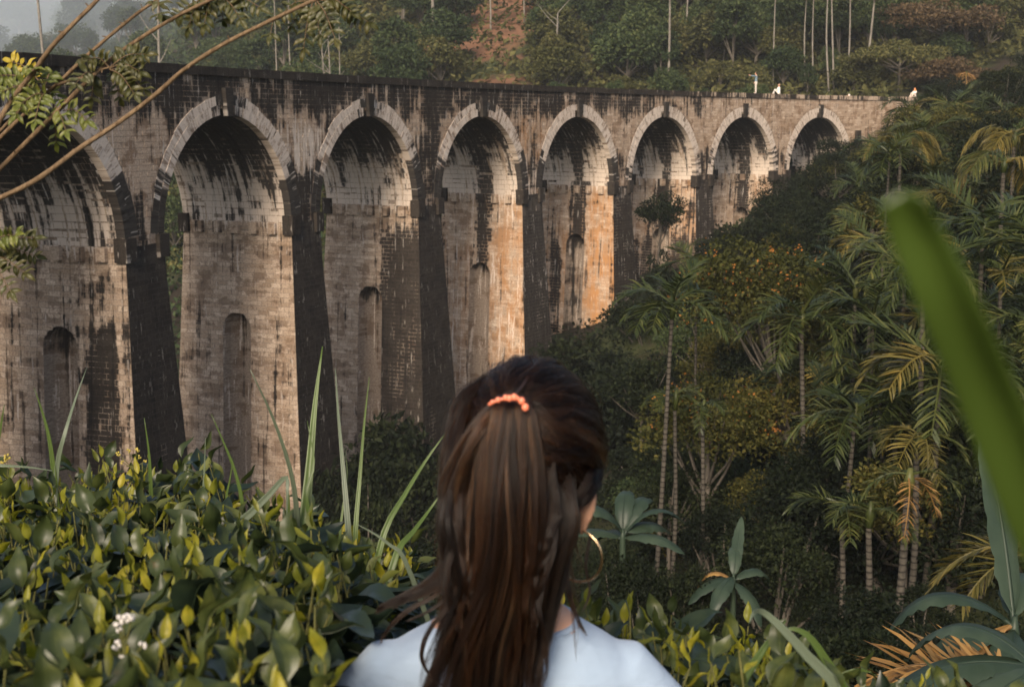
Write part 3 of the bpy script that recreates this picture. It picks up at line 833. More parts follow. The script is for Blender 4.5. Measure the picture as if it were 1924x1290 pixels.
def palm_frond_mesh(name, L, rise, droop, leaf, mat, seed, n=30, hang=.5, wid=.034):
    """one feather frond: arched rachis with two rows of leaflets; starts at the origin, runs along +X"""
    rs = np.random.RandomState(seed)
    ts = np.linspace(0, 1, 13)
    pts = np.stack([L * ts * (1 - .18 * ts * ts * max(droop, 0)), 0 * ts, L * (rise * ts - droop * ts ** 2.2)], 1)
    mb = MB(); mb.tube(pts, np.linspace(.024, .006, 13) * L, 4, 0, cap=False)
    def rp(t): return np.array([np.interp(t, ts, pts[:, i]) for i in range(3)])
    for side in (-1, 1):
        for q in range(n):
            t = .16 + .84 * (q + .5) / n + rs.uniform(-.008, .008)
            p = rp(t); tan = rp(min(1, t + .02)) - rp(t - .02); tan /= np.linalg.norm(tan)
            s = np.array([0, side, 0.0])
            ln = leaf * (1 - .55 * abs(t - .45) / .55) * rs.uniform(.85, 1.1)
            d0 = unit(tan * (.45 + .7 * t) + s * .85 + np.array([0, 0, .28 - .1 * hang]) + rs.normal(size=3) * .10)
            pos = p.copy(); d = d0.copy(); w0 = wid * rs.uniform(.75, 1.25)
            V = []; tw = rs.uniform(-.7, .7)
            for j, ww in enumerate((.35, 1.0, .75, .05)):
                wv = unit(np.cross(d, np.array([0, 0, 1.0])) + tan * .2 + np.array([0, 0, tw])) * w0 * ww * .5
                V += [pos + wv, pos - wv]
                pos = pos + d * ln / 3
                d = unit(d + np.array([0, 0, -hang * (.25 + .3 * j)]) + rs.normal(size=3) * .05)
            mb.add(V, [(0, 1, 3, 2), (2, 3, 5, 4), (4, 5, 7, 6)])
    return mb.mesh(name, mat, False)

def put_thing(name, loc, label, cat, group=None, rz=0.0):
    o = empty(name, loc, rz); tag(o, label, cat, group); return o

# ------------------------------------------------------------------ forest on the hillside beyond the viaduct
FOREST = [
    tree_mesh('forest_tree', 3.4, 6.4, 1.6, .22, 4200, .42, M['forest'], M['trunk_grey'], 1, 40),
    tree_mesh('forest_tree', 2.7, 7.6, 1.8, .20, 4000, .40, M['forest'], M['trunk_grey'], 2, 36),
    tree_mesh('forest_tree', 3.8, 5.8, 1.6, .24, 4800, .46, M['forest'], M['trunk_grey'], 3, 44),
    tree_mesh('forest_tree', 2.6, 4.6, .9, .16, 3200, .36, M['forest_olive'], M['trunk_grey'], 4, 30),
    tree_mesh('forest_tree', 3.2, 5.4, 1.0, .18, 3600, .44, M['forest_olive'], M['trunk_grey'], 5, 34),
    tree_mesh('forest_tree', 2.2, 3.2, .4, .12, 2400, .34, M['forest_olive'], M['trunk_grey'], 6, 24),
]
def behind_line(x, y):
    """True when the point lies beyond the far face of the viaduct"""
    return math.hypot(x - BCX, y - BCY) > RB + WD + 4

CLEAR = [(-1.5, 180, 5.5, 19), (-11, 172, 6.5, 8), (-3, 150, 5.0, 11), (33, 138, 4, 5)]
def scatter_forest():
    spots = []
    rs = np.random.RandomState(5)
    tries = 0
    zones = [(-45, 75, 128, 235, 230, 4.0), (-190, -20, 140, 420, 85, 6.5), (-380, -40, 420, 930, 70, 16.0)]
    for (x0, x1, y0, y1, cnt, sep) in zones:
        k = 0; tries = 0
        while k < cnt and tries < 9000:
            tries += 1
            y = y0 + (y1 - y0) * rs.rand() ** 1.25
            x = rs.uniform(x0, x1) * (y / y1 * .8 + .35 if x0 > -100 else 1)
            if not behind_line(x, y): continue
            if abs(x) / y > .46: continue
            if any(((x - a) / c) ** 2 + ((y - b) / d) ** 2 < 1 for a, b, c, d in CLEAR): continue
            if any((x - p[0]) ** 2 + (y - p[1]) ** 2 < sep * sep for p in spots): continue
            z = gz(x, y)
            if math.degrees(math.atan2(z - 3, y)) > 6.2: continue
            spots.append((x, y, z)); k += 1
    for n, (x, y, z) in enumerate(spots):
        left = x / y < -.09
        kind = rs.choice([0, 1, 2, 3, 4, 5], p=[.12, .10, .12, .22, .24, .20] if left and y < 260 else [.26, .2, .26, .1, .1, .08])
        sc = rs.uniform(.75, 1.25) * (1.0 if y < 260 else 1.5 if y < 420 else 2.6)
        if y < 150 and x > -25: sc *= .62
        o = link('forest_tree', FOREST[kind], None, (x, y, z - .3), (0, 0, rs.uniform(0, 6.28)), (sc * rs.uniform(.85, 1.15), sc * rs.uniform(.85, 1.15), sc))
        if kind < 3: tag(o, 'dense dark green tree of the forest covering the hillside beyond the viaduct', 'tree', 'dark forest trees beyond the viaduct')
        else: tag(o, 'paler olive green tree growing on the hillside beyond the viaduct', 'tree', 'olive trees beyond the viaduct')
    return spots
SPOTS = scatter_forest()

def undergrowth(name, pts, n, leaf, hgt, mat, seed, label=None):
    """low mass of leaves over the ground: one object, nobody could count it"""
    rs = np.random.RandomState(seed)
    P = []
    x, y = pts(rs, n)
    z = ground(x, y)
    # lumpy height
    h = np.array([mnoise.noise((a * .35, b * .35, seed)) for a, b in zip(x, y)]) * .5 + .5
    zz = z + hgt * h * rs.rand(n) ** .6 - .1
    q = unit(np.stack([rs.normal(size=n), rs.normal(size=n) - .3, rs.rand(n) * .9 + .2], 1))
    D = unit(q + rs.normal(size=(n, 3)) * .5); U = unit(rs.normal(size=(n, 3)) * .5 + np.array([0, 0, 1.0]))
    L = leaf * rs.uniform(.6, 1.4, n) * np.clip(np.hypot(x, y) / 100, .4, 3.0)
    V, Q = leaf_cards(np.stack([x, y, zz], 1), D, U, L, L * rs.uniform(.22, .4, n))
    o = link(name, mesh_np(name, V, Q, mat)); tag(o, kind='stuff'); return o

def pts_hill(rs, n):
    x = np.empty(0); y = np.empty(0)
    while len(x) < n:
        yy = 124 + 150 * rs.rand(n * 2) ** 1.2; xx = rs.uniform(-.42, .46, n * 2) * yy
        ok = np.hypot(xx - BCX, yy - BCY) > RB + WD + 3
        for a, b, c, d in CLEAR:
            inside = ((xx - a) / c) ** 2 + ((yy - b) / d) ** 2 < 1
            ok &= ~inside | (rs.rand(n * 2) < .30)
        x = np.concatenate([x, xx[ok]]); y = np.concatenate([y, yy[ok]])
    return x[:n], y[:n]
undergrowth('hillside_undergrowth', pts_hill, 90000, .50, 1.9, M['forest_olive'], 3)
def pts_left(rs, n):
    y = 90 + 330 * rs.rand(n) ** 1.1; x = rs.uniform(-.5, -.1, n) * y
    ok = np.hypot(x - BCX, y - BCY) > RB + WD + 2
    return x[ok], y[ok]
_old = undergrowth
def undergrowth_any(name, fn, n, *a):
    def f(rs, m):
        x, y = fn(rs, m); k = len(x); i = rs.randint(0, k, m) if k < m else np.arange(m); j = rs.normal(size=m) * .3
        return x[i] + j, y[i] + rs.normal(size=m) * .3
    return undergrowth(name, f, n, *a)
undergrowth_any('valley_undergrowth', pts_left, 45000, .55, 2.2, M['forest'], 8)

# tall bare pale trunks standing out of the far forest
def pole_tree(px, py0, py1, Y, wpx, label, bend=0.0, tuft=0, group=None, branches=0):
    a = at(px, py1, Y); b = at(px + bend, py0, Y)
    g = gz(a.x, a.y)
    root = put_thing('pale_tree', (a.x, a.y, min(g, a.z) - .3), label, 'tree', group)
    o = Vector(root.location)
    h = b - o
    r = wpx * .82 * Y / F_PX / 2
    rs = np.random.RandomState(int(px * 7 + py1))
    mid = (h * .5) + Vector((rs.uniform(-.25, .25), 0, 0))
    mb = MB(); P = smoothpath([(0, 0, 0), mid, h], 9)
    mb.tube(P, np.linspace(r, r * .55, 9), 6, 0, cap=False)
    for q in range(branches):
        p = P[3 + q % 6]; d = np.array([rs.uniform(-1, 1), rs.uniform(-.3, .3), rs.uniform(.5, 1.0)]) * r * rs.uniform(10, 26)
        mb.tube([p, p + d * .5 + np.array([0, 0, -r]), p + d], [r * .45, r * .3, r * .12], 4, 0, cap=False)
    link('trunk', mb.mesh('trunk', M['trunk_pale']), root)
    if py0 > 0: return root
    V, Q, C = crown_leaves(max(1.6, r * 9), max(2.2, r * 9), 500, .5, rs, 12, cz=0)
    link('crown', mesh_np('crown', V, Q, M['forest']), root, h)
    return root
pole_tree(90, -70, 95, 215, 9, 'tall pale trunk fading into the mist at far left, leaning left', bend=-26)
pole_tree(299, -50, 112, 190, 8, 'pale bare trunk rising right behind the parapet between two near branches', bend=-3, branches=5)
pole_tree(610, 60, 137, 150, 5, 'slim pale forked trunk behind the parapet, left of a close pair', bend=-8, branches=9)
pole_tree(622, 62, 140, 150, 5, 'slim pale trunk with side limb behind the parapet, right of a close pair', bend=-6, branches=9)
pole_tree(548, -10, 82, 175, 4, 'thin pale trunk partly hidden by hanging leaves at the top', bend=-6)
pole_tree(636, 50, 122, 152, 4, 'thin straight pale trunk right of the forked pale pair', bend=1)
pole_tree(517, -10, 34, 185, 4, 'thin pale trunk at the top edge left of the near twig tip', bend=-2)
pole_tree(818, -40, 62, 172, 10, 'stout pale trunk standing on the red earth slope', bend=-6)
pole_tree(757, -30, 18, 190, 4, 'thin trunk at the top edge left of the stout pale trunk', bend=-1)
pole_tree(792, -30, 22, 190, 5, 'second thin trunk left of the stout pale trunk', bend=-4)
pole_tree(829, -30, 18, 195, 4, 'thin trunk just right of the stout pale trunk', bend=-3)
pole_tree(922, -40, 40, 178, 5, 'reddish pale trunk at the head of the earth steps', bend=-5)
pole_tree(985, -30, 35, 180, 4, 'grey trunk right of the earth steps', bend=-2)
pole_tree(1052, 25, 66, 160, 5, 'pale forked stem among dark crowns, right of the red earth', bend=-4, branches=7)
pole_tree(1257, -30, 100, 150, 7, 'tall pale trunk lit against dark trees above the fifth arch', bend=2)
pole_tree(1294, -30, 25, 165, 5, 'short pinkish trunk at the top edge above the fifth arch', bend=0)
pole_tree(1361, -30, 25, 160, 4, 'thin trunk at the top edge above the sixth arch', bend=3)
pole_tree(1456, -30, 70, 150, 4, 'thin grey trunk above the standing man', bend=2)
pole_tree(1517, -30, 45, 150, 4, 'thin grey trunk right of the standing man, first of several', bend=0)
pole_tree(1532, -30, 75, 148, 4, 'thin grey trunk right of the standing man, second of several', bend=-2)
pole_tree(1561, -30, 95, 146, 5, 'slim pale trunk, left one of the pair above the seventh arch', bend=-5)
pole_tree(1570, -30, 108, 146, 5, 'slim pale trunk, right one of the pair above the seventh arch', bend=-8)
pole_tree(1596, -30, 76, 148, 5, 'straight pale trunk above the seventh arch', bend=2)
pole_tree(1628, -8, 80, 146, 7, 'leaning white trunk with a kink above the seventh arch', bend=16)

# layered brownish trees over the end of the viaduct
def layered_tree(px, py, Y, R, H, base_py, label, seed, mat):
    c = at(px, py, Y); g = at(px, base_py, Y)
    z0 = min(gz(c.x, c.y), g.z) - .3
    root = put_thing('layered_tree', (c.x, c.y, z0), label, 'tree')
    rs = np.random.RandomState(seed)
    V, Q, C = crown_leaves(R, H, 7000, .34, rs, 34, flat=4.0, cz=c.z - z0)
    link('crown', mesh_np('crown', V, Q, M[mat]), root)
    mb = MB(); hz = c.z - z0
    mb.tube(smoothpath([(0, 0, 0), (.15, 0, hz * .5), (0, 0, hz + H * .3)], 8), np.linspace(.26, .1, 8), 6)
    for q in C[:12]:
        mb.tube([(0, 0, max(.5, q[2] - 1.2)), (q[0] * .5, q[1] * .5, q[2] - .5), q], [.09, .06, .02], 4, cap=False)
    link('trunk', mb.mesh('trunk', M['trunk_grey']), root)
layered_tree(1770, 40, 150, 7.5, 5.5, 200, 'wide layered brownish tree spreading over the right end of the viaduct', 3, 'forest_brown')
layered_tree(1690, 110, 142, 5.5, 2.6, 185, 'low layered tree with rusty flat tiers above the woman in orange', 4, 'forest_olive')
layered_tree(1790, 140, 138, 4.6, 2.2, 205, 'low layered tree with thin trunk right of the parapet end', 5, 'forest_brown')
layered_tree(1880, 20, 165, 7.0, 6.0, 160, 'misty layered tree in the top right corner', 6, 'forest_olive')

# ------------------------------------------------------------------ haze
def build_haze():
    # the mist bank that fills the far valley on the left
    mb = MB(); mb.sphere((-330, 560, 20), (318, 395, 105), 32, 20)
    t = NT('valley_mist_air'); pv = t.n('ShaderNodeVolumePrincipled')
    pv.inputs['Color'].default_value = (0.80, 0.90, 0.98, 1); pv.inputs['Density'].default_value = 0.0023
    t.l(pv.outputs[0], t.out.inputs['Volume'])
    o = link('valley_mist', mb.mesh('valley_mist', t.m, True)); tag(o, kind='stuff')
    mb = MB(); mb.box((10, 440, 70), (640, 490, 120))
    t = NT('haze_air')
    pv = t.n('ShaderNodeVolumePrincipled')
    pv.inputs['Color'].default_value = (0.86, 0.91, 0.95, 1); pv.inputs['Density'].default_value = HAZE
    pv.inputs['Anisotropy'].default_value = 0.0
    t.l(pv.outputs[0], t.out.inputs['Volume'])
    o = link('haze', mb.mesh('haze', t.m, False)); tag(o, kind='stuff')
HAZE = 0.00024

# ------------------------------------------------------------------ valley: shrubs, trees, palms, bananas
SHRUB = []
for q, (R, H, n, lf, mt) in enumerate(((1.6, 2.2, 2600, .17, 'valley_shade_dark'), (2.2, 2.6, 3400, .20, 'valley_shade_dark'), (1.3, 2.6, 2400, .16, 'valley_shade_dark'), (1.7, 2.0, 2600, .16, 'valley_olive'), (1.5, 2.2, 7000, .085, 'valley_shade_dark'), (1.2, 2.6, 6000, .08, 'valley_shade_dark'))):
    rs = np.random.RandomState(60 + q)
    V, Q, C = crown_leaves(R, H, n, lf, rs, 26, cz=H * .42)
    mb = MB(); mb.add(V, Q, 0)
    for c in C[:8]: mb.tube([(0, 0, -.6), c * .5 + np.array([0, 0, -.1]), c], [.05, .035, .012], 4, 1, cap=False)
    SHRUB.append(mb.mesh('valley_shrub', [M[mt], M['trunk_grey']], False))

def shrub_at(x, y, sc, kind, label='dark leafy shrub in the shade of the valley floor', group='dark shrubs of the valley', z=None):
    g = gz(x, y); up = max(0.0, (g if z is None else z) - g)      # taller bushes reach up from the ground
    H = [2.2, 2.6, 2.6, 2.0, 2.2, 2.6][kind] * sc
    o = link('valley_shrub', SHRUB[kind], None, (x, y, g - .15), (0, 0, random.uniform(0, 6.28)), (sc, sc, sc * random.uniform(.85, 1.15) * (1 + up / H)))
    tag(o, label, 'shrub', group)
    return o

def fill_valley():
    rs = np.random.RandomState(21)
    pts = []; tries = 0
    while len(pts) < 190 and tries < 20000:
        tries += 1
        y = 13 + 112 * rs.rand() ** 1.0
        x = rs.uniform(-.30, .48) * y
        r = math.hypot(x - BCX, y - BCY)
        if r > RB - 1.2: continue
        # keep the sight line to the pier sides open: little growth close in front of the near piers
        px = CX + F_PX * x / y
        if px < 640 and y > 16 and r > RB - 9: 
            if rs.rand() < .75: continue
        sep = 1.5 + y * .018
        if any((x - a) ** 2 + (y - b) ** 2 < sep * sep for a, b, c in pts): continue
        pts.append((x, y, sep))
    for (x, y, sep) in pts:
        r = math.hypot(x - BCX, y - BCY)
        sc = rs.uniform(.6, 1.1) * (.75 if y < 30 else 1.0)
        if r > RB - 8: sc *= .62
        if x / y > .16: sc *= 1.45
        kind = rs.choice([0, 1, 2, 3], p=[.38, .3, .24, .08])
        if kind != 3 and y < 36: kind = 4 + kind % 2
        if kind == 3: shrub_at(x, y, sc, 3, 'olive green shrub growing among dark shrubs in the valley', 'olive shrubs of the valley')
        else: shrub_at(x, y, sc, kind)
fill_valley()

def pts_valley(rs, n):
    x = np.empty(0); y = np.empty(0)
    while len(x) < n:
        yy = 9 + 118 * rs.rand(n * 2) ** 1.7; xx = rs.uniform(-.45, .52, n * 2) * yy
        ok = np.hypot(xx - BCX, yy - BCY) < RB - .5
        x = np.concatenate([x, xx[ok]]); y = np.concatenate([y, yy[ok]])
    return x[:n], y[:n]
undergrowth('valley_undergrowth', pts_valley, 170000, .24, 1.3, M['valley_shade_dark'], 12)
def pts_under(rs, n):   # ground plants between and behind the piers
    x = np.empty(0); y = np.empty(0)
    while len(x) < n:
        s = rs.uniform(-34, 92, n * 2); u = rs.uniform(-1, 30, n * 2)
        p = W3(s, 0, u); x = np.concatenate([x, p[:, 0]]); y = np.concatenate([y, p[:, 1]])
    return x[:n], y[:n]
undergrowth('pier_undergrowth', pts_under, 30000, .30, 1.4, M['valley_shade_dark'], 14)

# shrubs that hide the feet of the piers
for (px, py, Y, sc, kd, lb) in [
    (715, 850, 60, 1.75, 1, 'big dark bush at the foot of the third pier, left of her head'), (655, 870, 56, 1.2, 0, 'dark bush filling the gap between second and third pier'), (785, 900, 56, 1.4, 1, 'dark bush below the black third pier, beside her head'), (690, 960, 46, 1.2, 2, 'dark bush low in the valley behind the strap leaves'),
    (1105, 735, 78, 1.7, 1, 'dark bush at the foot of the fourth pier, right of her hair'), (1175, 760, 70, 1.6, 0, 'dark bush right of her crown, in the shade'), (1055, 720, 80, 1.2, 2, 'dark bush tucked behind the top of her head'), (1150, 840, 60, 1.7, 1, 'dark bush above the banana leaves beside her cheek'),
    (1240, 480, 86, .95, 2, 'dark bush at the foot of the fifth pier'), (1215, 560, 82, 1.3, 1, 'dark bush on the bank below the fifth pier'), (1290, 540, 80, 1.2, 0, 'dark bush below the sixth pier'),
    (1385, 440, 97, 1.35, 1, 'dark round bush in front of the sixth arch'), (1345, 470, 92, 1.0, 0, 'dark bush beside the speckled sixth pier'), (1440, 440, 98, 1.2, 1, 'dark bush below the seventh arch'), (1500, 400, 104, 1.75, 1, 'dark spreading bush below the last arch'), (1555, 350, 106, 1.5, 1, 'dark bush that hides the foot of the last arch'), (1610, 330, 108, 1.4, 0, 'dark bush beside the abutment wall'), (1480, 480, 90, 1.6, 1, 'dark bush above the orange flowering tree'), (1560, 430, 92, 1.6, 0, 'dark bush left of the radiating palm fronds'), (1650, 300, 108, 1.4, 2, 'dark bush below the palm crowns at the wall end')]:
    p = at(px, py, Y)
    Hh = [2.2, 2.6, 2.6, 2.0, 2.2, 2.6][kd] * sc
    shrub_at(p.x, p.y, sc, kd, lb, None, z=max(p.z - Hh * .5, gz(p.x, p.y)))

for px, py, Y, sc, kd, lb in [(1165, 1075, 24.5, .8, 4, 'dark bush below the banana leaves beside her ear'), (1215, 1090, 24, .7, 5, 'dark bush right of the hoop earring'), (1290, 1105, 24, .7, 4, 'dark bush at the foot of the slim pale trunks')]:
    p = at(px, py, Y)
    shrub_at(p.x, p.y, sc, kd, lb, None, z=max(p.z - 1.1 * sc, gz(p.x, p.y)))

def big_tree(px, py, Y, R, H, n, leaf, leafmat, barkmat, label, seed, clumps=40, trunk=None, blossom=0, tr=.16, name='valley_tree'):
    c = at(px, py, Y); g = gz(c.x, c.y)
    root = put_thing(name, (c.x, c.y, g - .2), label, 'tree')
    rs = np.random.RandomState(seed); cz = c.z - g + .2
    V, Q, C = crown_leaves(R, H, n, leaf, rs, clumps, cz=cz)
    link('crown', mesh_np('crown', V, Q, M[leafmat]), root)
    mb = MB()
    if trunk: tp = [np.array(at(a, b, Y)) - np.array(root.location) for a, b in trunk]; tp = [np.array([tp[0][0], 0, 0])] + tp
    else: tp = [(0, 0, 0), (rs.uniform(-.3, .3), 0, cz * .5), (0, 0, cz)]
    P = smoothpath(tp, 10); mb.tube(P, np.linspace(tr, tr * .35, 10), 6, cap=False)
    for q in C[:14]:
        k = rs.randint(4, 9); mb.tube([P[k], (P[k] + q) / 2 + np.array([0, 0, -.15]), q], [tr * .4, tr * .25, tr * .08], 4, cap=False)
    link('trunk', mb.mesh('trunk', M[barkmat]), root)
    if blossom:
        k = rs.randint(0, len(C), blossom // 6); B = []
        for q in k:
            dd = unit(rs.normal(size=3)); dd[2] = abs(dd[2])
            c0 = C[q] + dd * R * .3
            B += [c0 + rs.normal(size=3) * .13 for _ in range(6)]
        B = np.array(B); m = len(B)
        V, Q = leaf_cards(B, unit(rs.normal(size=(m, 3)) + np.array([0, 0, .5])), unit(rs.normal(size=(m, 3))), leaf * .7 * rs.uniform(.6, 1.2, m), leaf * .25)
        o = link('blossom', mesh_np('blossom', V, Q, M['blossom']), root); tag(o, kind='stuff')
    return root
big_tree(1420, 560, 46, 3.0, 4.2, 9000, .17, 'valley_olive', 'trunk_grey', 'olive tree with orange blossom on top, right of the sixth pier', 31, 46, [(1475, 840), (1470, 760), (1448, 680), (1440, 560)], 420)
big_tree(1330, 820, 36, 2.1, 3.6, 6000, .14, 'valley_olive', 'trunk_grey', 'olive tree with scattered orange flowers around the three slim palm trunks', 32, 34, None, 170)
big_tree(1455, 800, 38, 2.0, 3.4, 6000, .14, 'valley_olive', 'trunk_grey', 'leafy olive tree with a forked grey trunk, left of the hanging palm fronds', 33, 34, [(1478, 870), (1474, 780), (1462, 700)], 60)
big_tree(1545, 640, 50, 2.8, 4.0, 6500, .17, 'valley_olive', 'trunk_grey', 'dull olive tree between the blossom tree and the dark palm', 34, 36)
big_tree(1245, 408, 88, 1.75, 3.2, 3600, .19, 'valley_shade_dark', 'trunk_grey', 'small dark tree standing in front of the sixth arch', 35, 24, tr=.1)
big_tree(1840, 560, 42, 3.2, 5.0, 7000, .17, 'valley_shade_dark', 'trunk_grey', 'dark dense tree at the right edge behind the blurred leaf', 36, 44)
big_tree(1880, 430, 52, 3.4, 4.6, 7000, .18, 'valley_shade_dark', 'trunk_grey', 'dark tree with bare twigs high at the right edge', 37, 44)
big_tree(1700, 380, 62, 3.0, 4.4, 6000, .18, 'valley_shade_dark', 'trunk_grey', 'dark tree under the drooping fronds by the wall end', 38, 40)
big_tree(1560, 940, 32, 2.0, 3.4, 5500, .13, 'valley_shade_dark', 'trunk_grey', 'dark bushy tree in the middle of the shaded grove', 39, 34)
big_tree(1790, 1010, 27, 1.9, 3.6, 5500, .12, 'valley_shade_dark', 'trunk_grey', 'feathery dark tree low in the shaded grove at right', 40, 34)
big_tree(1660, 1010, 29, 1.7, 3.4, 5000, .12, 'valley_shade_dark', 'trunk_grey', 'feathery dark tree between the ringed palm trunks', 41, 34)
big_tree(1900, 800, 33, 2.2, 4.0, 5000, .13, 'valley_shade_dark', 'trunk_grey', 'dark tree behind the blurred leaf, low at the right edge', 42, 34)

def right_slope_trees():
    """the unbroken mass of trees on the slope to the right"""
    protos = []
    for n in range(4):
        rs = np.random.RandomState(200 + n)
        R, H = (2.6, 3.6) if n % 2 else (2.0, 4.2)
        V, Q, C = crown_leaves(R, H, 5200, .16, rs, 36, cz=3.6)
        mb = MB(); mb.tube(smoothpath([(0, 0, -.8), (.15, 0, 1.6), (0, 0, 3.8)], 8), np.linspace(.12, .05, 8), 6, cap=False)
        for c in C[:12]: mb.tube([(0, 0, 2.2), c * .5 + np.array([0, 0, 1.0]), c], [.06, .04, .012], 4, cap=False)
        protos.append((mesh_np('crown', V, Q, M[['valley_shade_dark', 'valley_shade_dark', 'valley_olive', 'forest'][n]]), mb.mesh('trunk', M['trunk_grey'])))
    rs = np.random.RandomState(77); pts = []; tries = 0
    while len(pts) < 85 and tries < 9000:
        tries += 1
        y = 26 + 92 * rs.rand(); x = y * rs.uniform(.10, .46)
        if math.hypot(x - BCX, y - BCY) > RB - 5: continue
        px = CX + F_PX * x / y
        if px < 1450 and y > 60: continue
        if px < 1520 and y < 34: continue
        if any((x - a) ** 2 + (y - b) ** 2 < (1.8 + y * .018) ** 2 for a, b in pts): continue
        pts.append((x, y))
    for n, (x, y) in enumerate(pts):
        k = rs.choice(4, p=[.38, .3, .2, .12]); sc = rs.uniform(.7, 1.15) * (1.0 if y > 45 else .72)
        root = empty('slope_tree', (x, y, gz(x, y) - .2), rs.uniform(0, 6.28))
        tag(root, 'leafy tree in the crowded dark growth of the right hand slope' if k != 2 else 'olive leafy tree in the crowded growth of the right hand slope', 'tree', 'trees crowding the right slope' if k != 2 else 'olive trees crowding the right slope')
        root.scale = (sc, sc, sc)
        link('crown', protos[k][0], root); link('trunk', protos[k][1], root)
right_slope_trees()

FR = {
    'up': palm_frond_mesh('frond', 1.7, .75, .35, .72, M['palm'], 1, 21, .26, .052),
    'arch': palm_frond_mesh('frond', 1.8, .62, .75, .78, M['palm'], 2, 22, .45, .052),
    'side': palm_frond_mesh('frond', 1.7, .25, .70, .76, M['palm'], 3, 21, .52, .054),
    'gold': palm_frond_mesh('frond', 1.6, .40, 1.0, .72, M['palm_gold'], 4, 21, .60, .054),
    'goldarch': palm_frond_mesh('frond', 1.8, .55, .80, .72, M['palm_gold'], 6, 21, .45, .052),
    'dead': palm_frond_mesh('frond', 1.5, -.2, .9, .6, M['palm_dead'], 5, 22, .7, .045),
    'hang': palm_frond_mesh('frond', 2.4, .42, .80, 1.7, M['palm_gold'], 7, 44, 2.2, .05),
    'hanggreen': palm_frond_mesh('frond', 2.3, .45, .8, 1.6, M['palm'], 8, 44, 2.2, .05),
}
def palm(px, py, Y, label, seed, kinds, size=1.0, tr=.065, base=None, wild=.5, group=None, name='areca_palm'):
    """slim ringed trunk and feather fronds; crown centre at the pixel's place"""
    c = at(px, py, Y)
    bx = at(base, py, Y).x if base is not None else c.x
    g = gz(bx, c.y)
    root = put_thing(name, (bx, c.y, g - .2), label, 'palm tree', group)
    h = c - Vector(root.location)
    mb = MB(); P = smoothpath([(0, 0, 0), (h.x * .25 + .08, 0, h.z * .45), (h.x, 0, h.z)], 10)
    mb.tube(P, np.linspace(tr * 1.15, tr * .8, 10), 8, cap=False)
    link('trunk', mb.mesh('trunk', M['trunk_palm']), root)
    mb = MB(); mb.tube([h, h + Vector((.02, 0, .28)), h + Vector((0.03, 0, .55))], [tr * 1.1, tr * 1.35, tr * .5], 8)
    link('crownshaft', mb.mesh('crownshaft', M['palm']), root)
    rs = np.random.RandomState(seed)
    for q, kd in enumerate(kinds):
        az = q * 2.399 + seed + rs.uniform(-wild, wild)
        o = link('frond', FR[kd], root, h + Vector((0, 0, .42 - .02 * q)), (rs.uniform(-.25, .25), rs.uniform(-.25, .2), az), size * rs.uniform(.85, 1.12))
    return root
A9 = ['up', 'arch', 'arch', 'side', 'arch', 'side', 'up', 'side', 'arch', 'side', 'side']
G9 = ['up', 'goldarch', 'arch', 'goldarch', 'arch', 'gold', 'up', 'side', 'goldarch', 'side', 'gold']
palm(1262, 600, 32, 'slim palm with drooping green crown, leftmost of the valley palms', 1, ['up', 'arch', 'side', 'arch', 'side', 'arch', 'side', 'up', 'side', 'side'], .95, .062, 1240)
palm(1308, 515, 50, 'small dark palm crown above the leftmost drooping palm', 2, A9[:7], .95, .06)
palm(1268, 770, 33, 'slim pale palm trunk right of the leftmost one, crown lost in leaves', 3, ['side', 'arch', 'side', 'arch', 'side'], .55, .06)
palm(1320, 790, 32, 'slim pale palm trunk, third from the left, crown lost in leaves', 4, ['side', 'arch', 'side', 'arch'], .5, .06)
palm(1640, 618, 34, 'dark palm with silvery fronds between the olive trees and the blurred leaf', 5, A9, 1.0, .06)
palm(1700, 480, 38, 'palm with golden radiating fronds just left of the blurred leaf tip', 6, G9, 1.15, .07)
palm(1735, 545, 30, 'palm with thick ringed trunk passing behind the blurred leaf', 7, A9, .9, .075, 1737)
palm(1765, 715, 27, 'largest palm crown with broad yellow green fronds left of the blurred leaf', 8, G9, 1.15, .07, 1757)
palm(1722, 850, 26, 'palm with bright golden hanging fronds and a pale trunk', 9, ['gold', 'gold', 'arch', 'gold', 'side', 'goldarch', 'gold'], .72, .075, 1722)
palm(1605, 800, 29, 'palm with dark arching fronds left of the bright golden one', 10, A9[:8], .95, .06, 1584)
palm(1880, 545, 30, 'golden palm crown partly hidden right of the blurred leaf', 11, ['up', 'goldarch', 'up', 'gold', 'arch', 'goldarch'], .8, .06)
palm(1900, 700, 29, 'green palm crown at the right edge beside the blurred leaf', 12, A9[:7], .85, .06)
palm(1862, 830, 28, 'palm with a red brown ringed trunk behind the blurred leaf', 13, A9[:6], .8, .075, 1862)
palm(1632, 990, 25, 'dark palm with ringed trunk low in the shaded grove, right of a slimmer one', 14, ['side', 'arch', 'side', 'side', 'arch'], .7, .075)
palm(1582, 985, 25.5, 'dark palm with one long hanging frond low in the shaded grove', 15, ['side', 'side', 'arch', 'up'], .75, .065)
palm(1705, 930, 24, 'old palm with a leaning trunk low at right', 16, ['side', 'arch', 'side', 'dead', 'dead'], .7, .085, 1690)
palm(1830, 930, 27, 'dark feathery palm below the blurred leaf', 17, A9[:7], .8, .06)
palm(1640, 430, 56, 'palm crown with pale tipped fronds below the wall end', 18, G9[:8], 1.25, .07)
palm(1585, 480, 62, 'olive palm crown right of the orange blossom', 19, A9[:8], 1.1, .07)
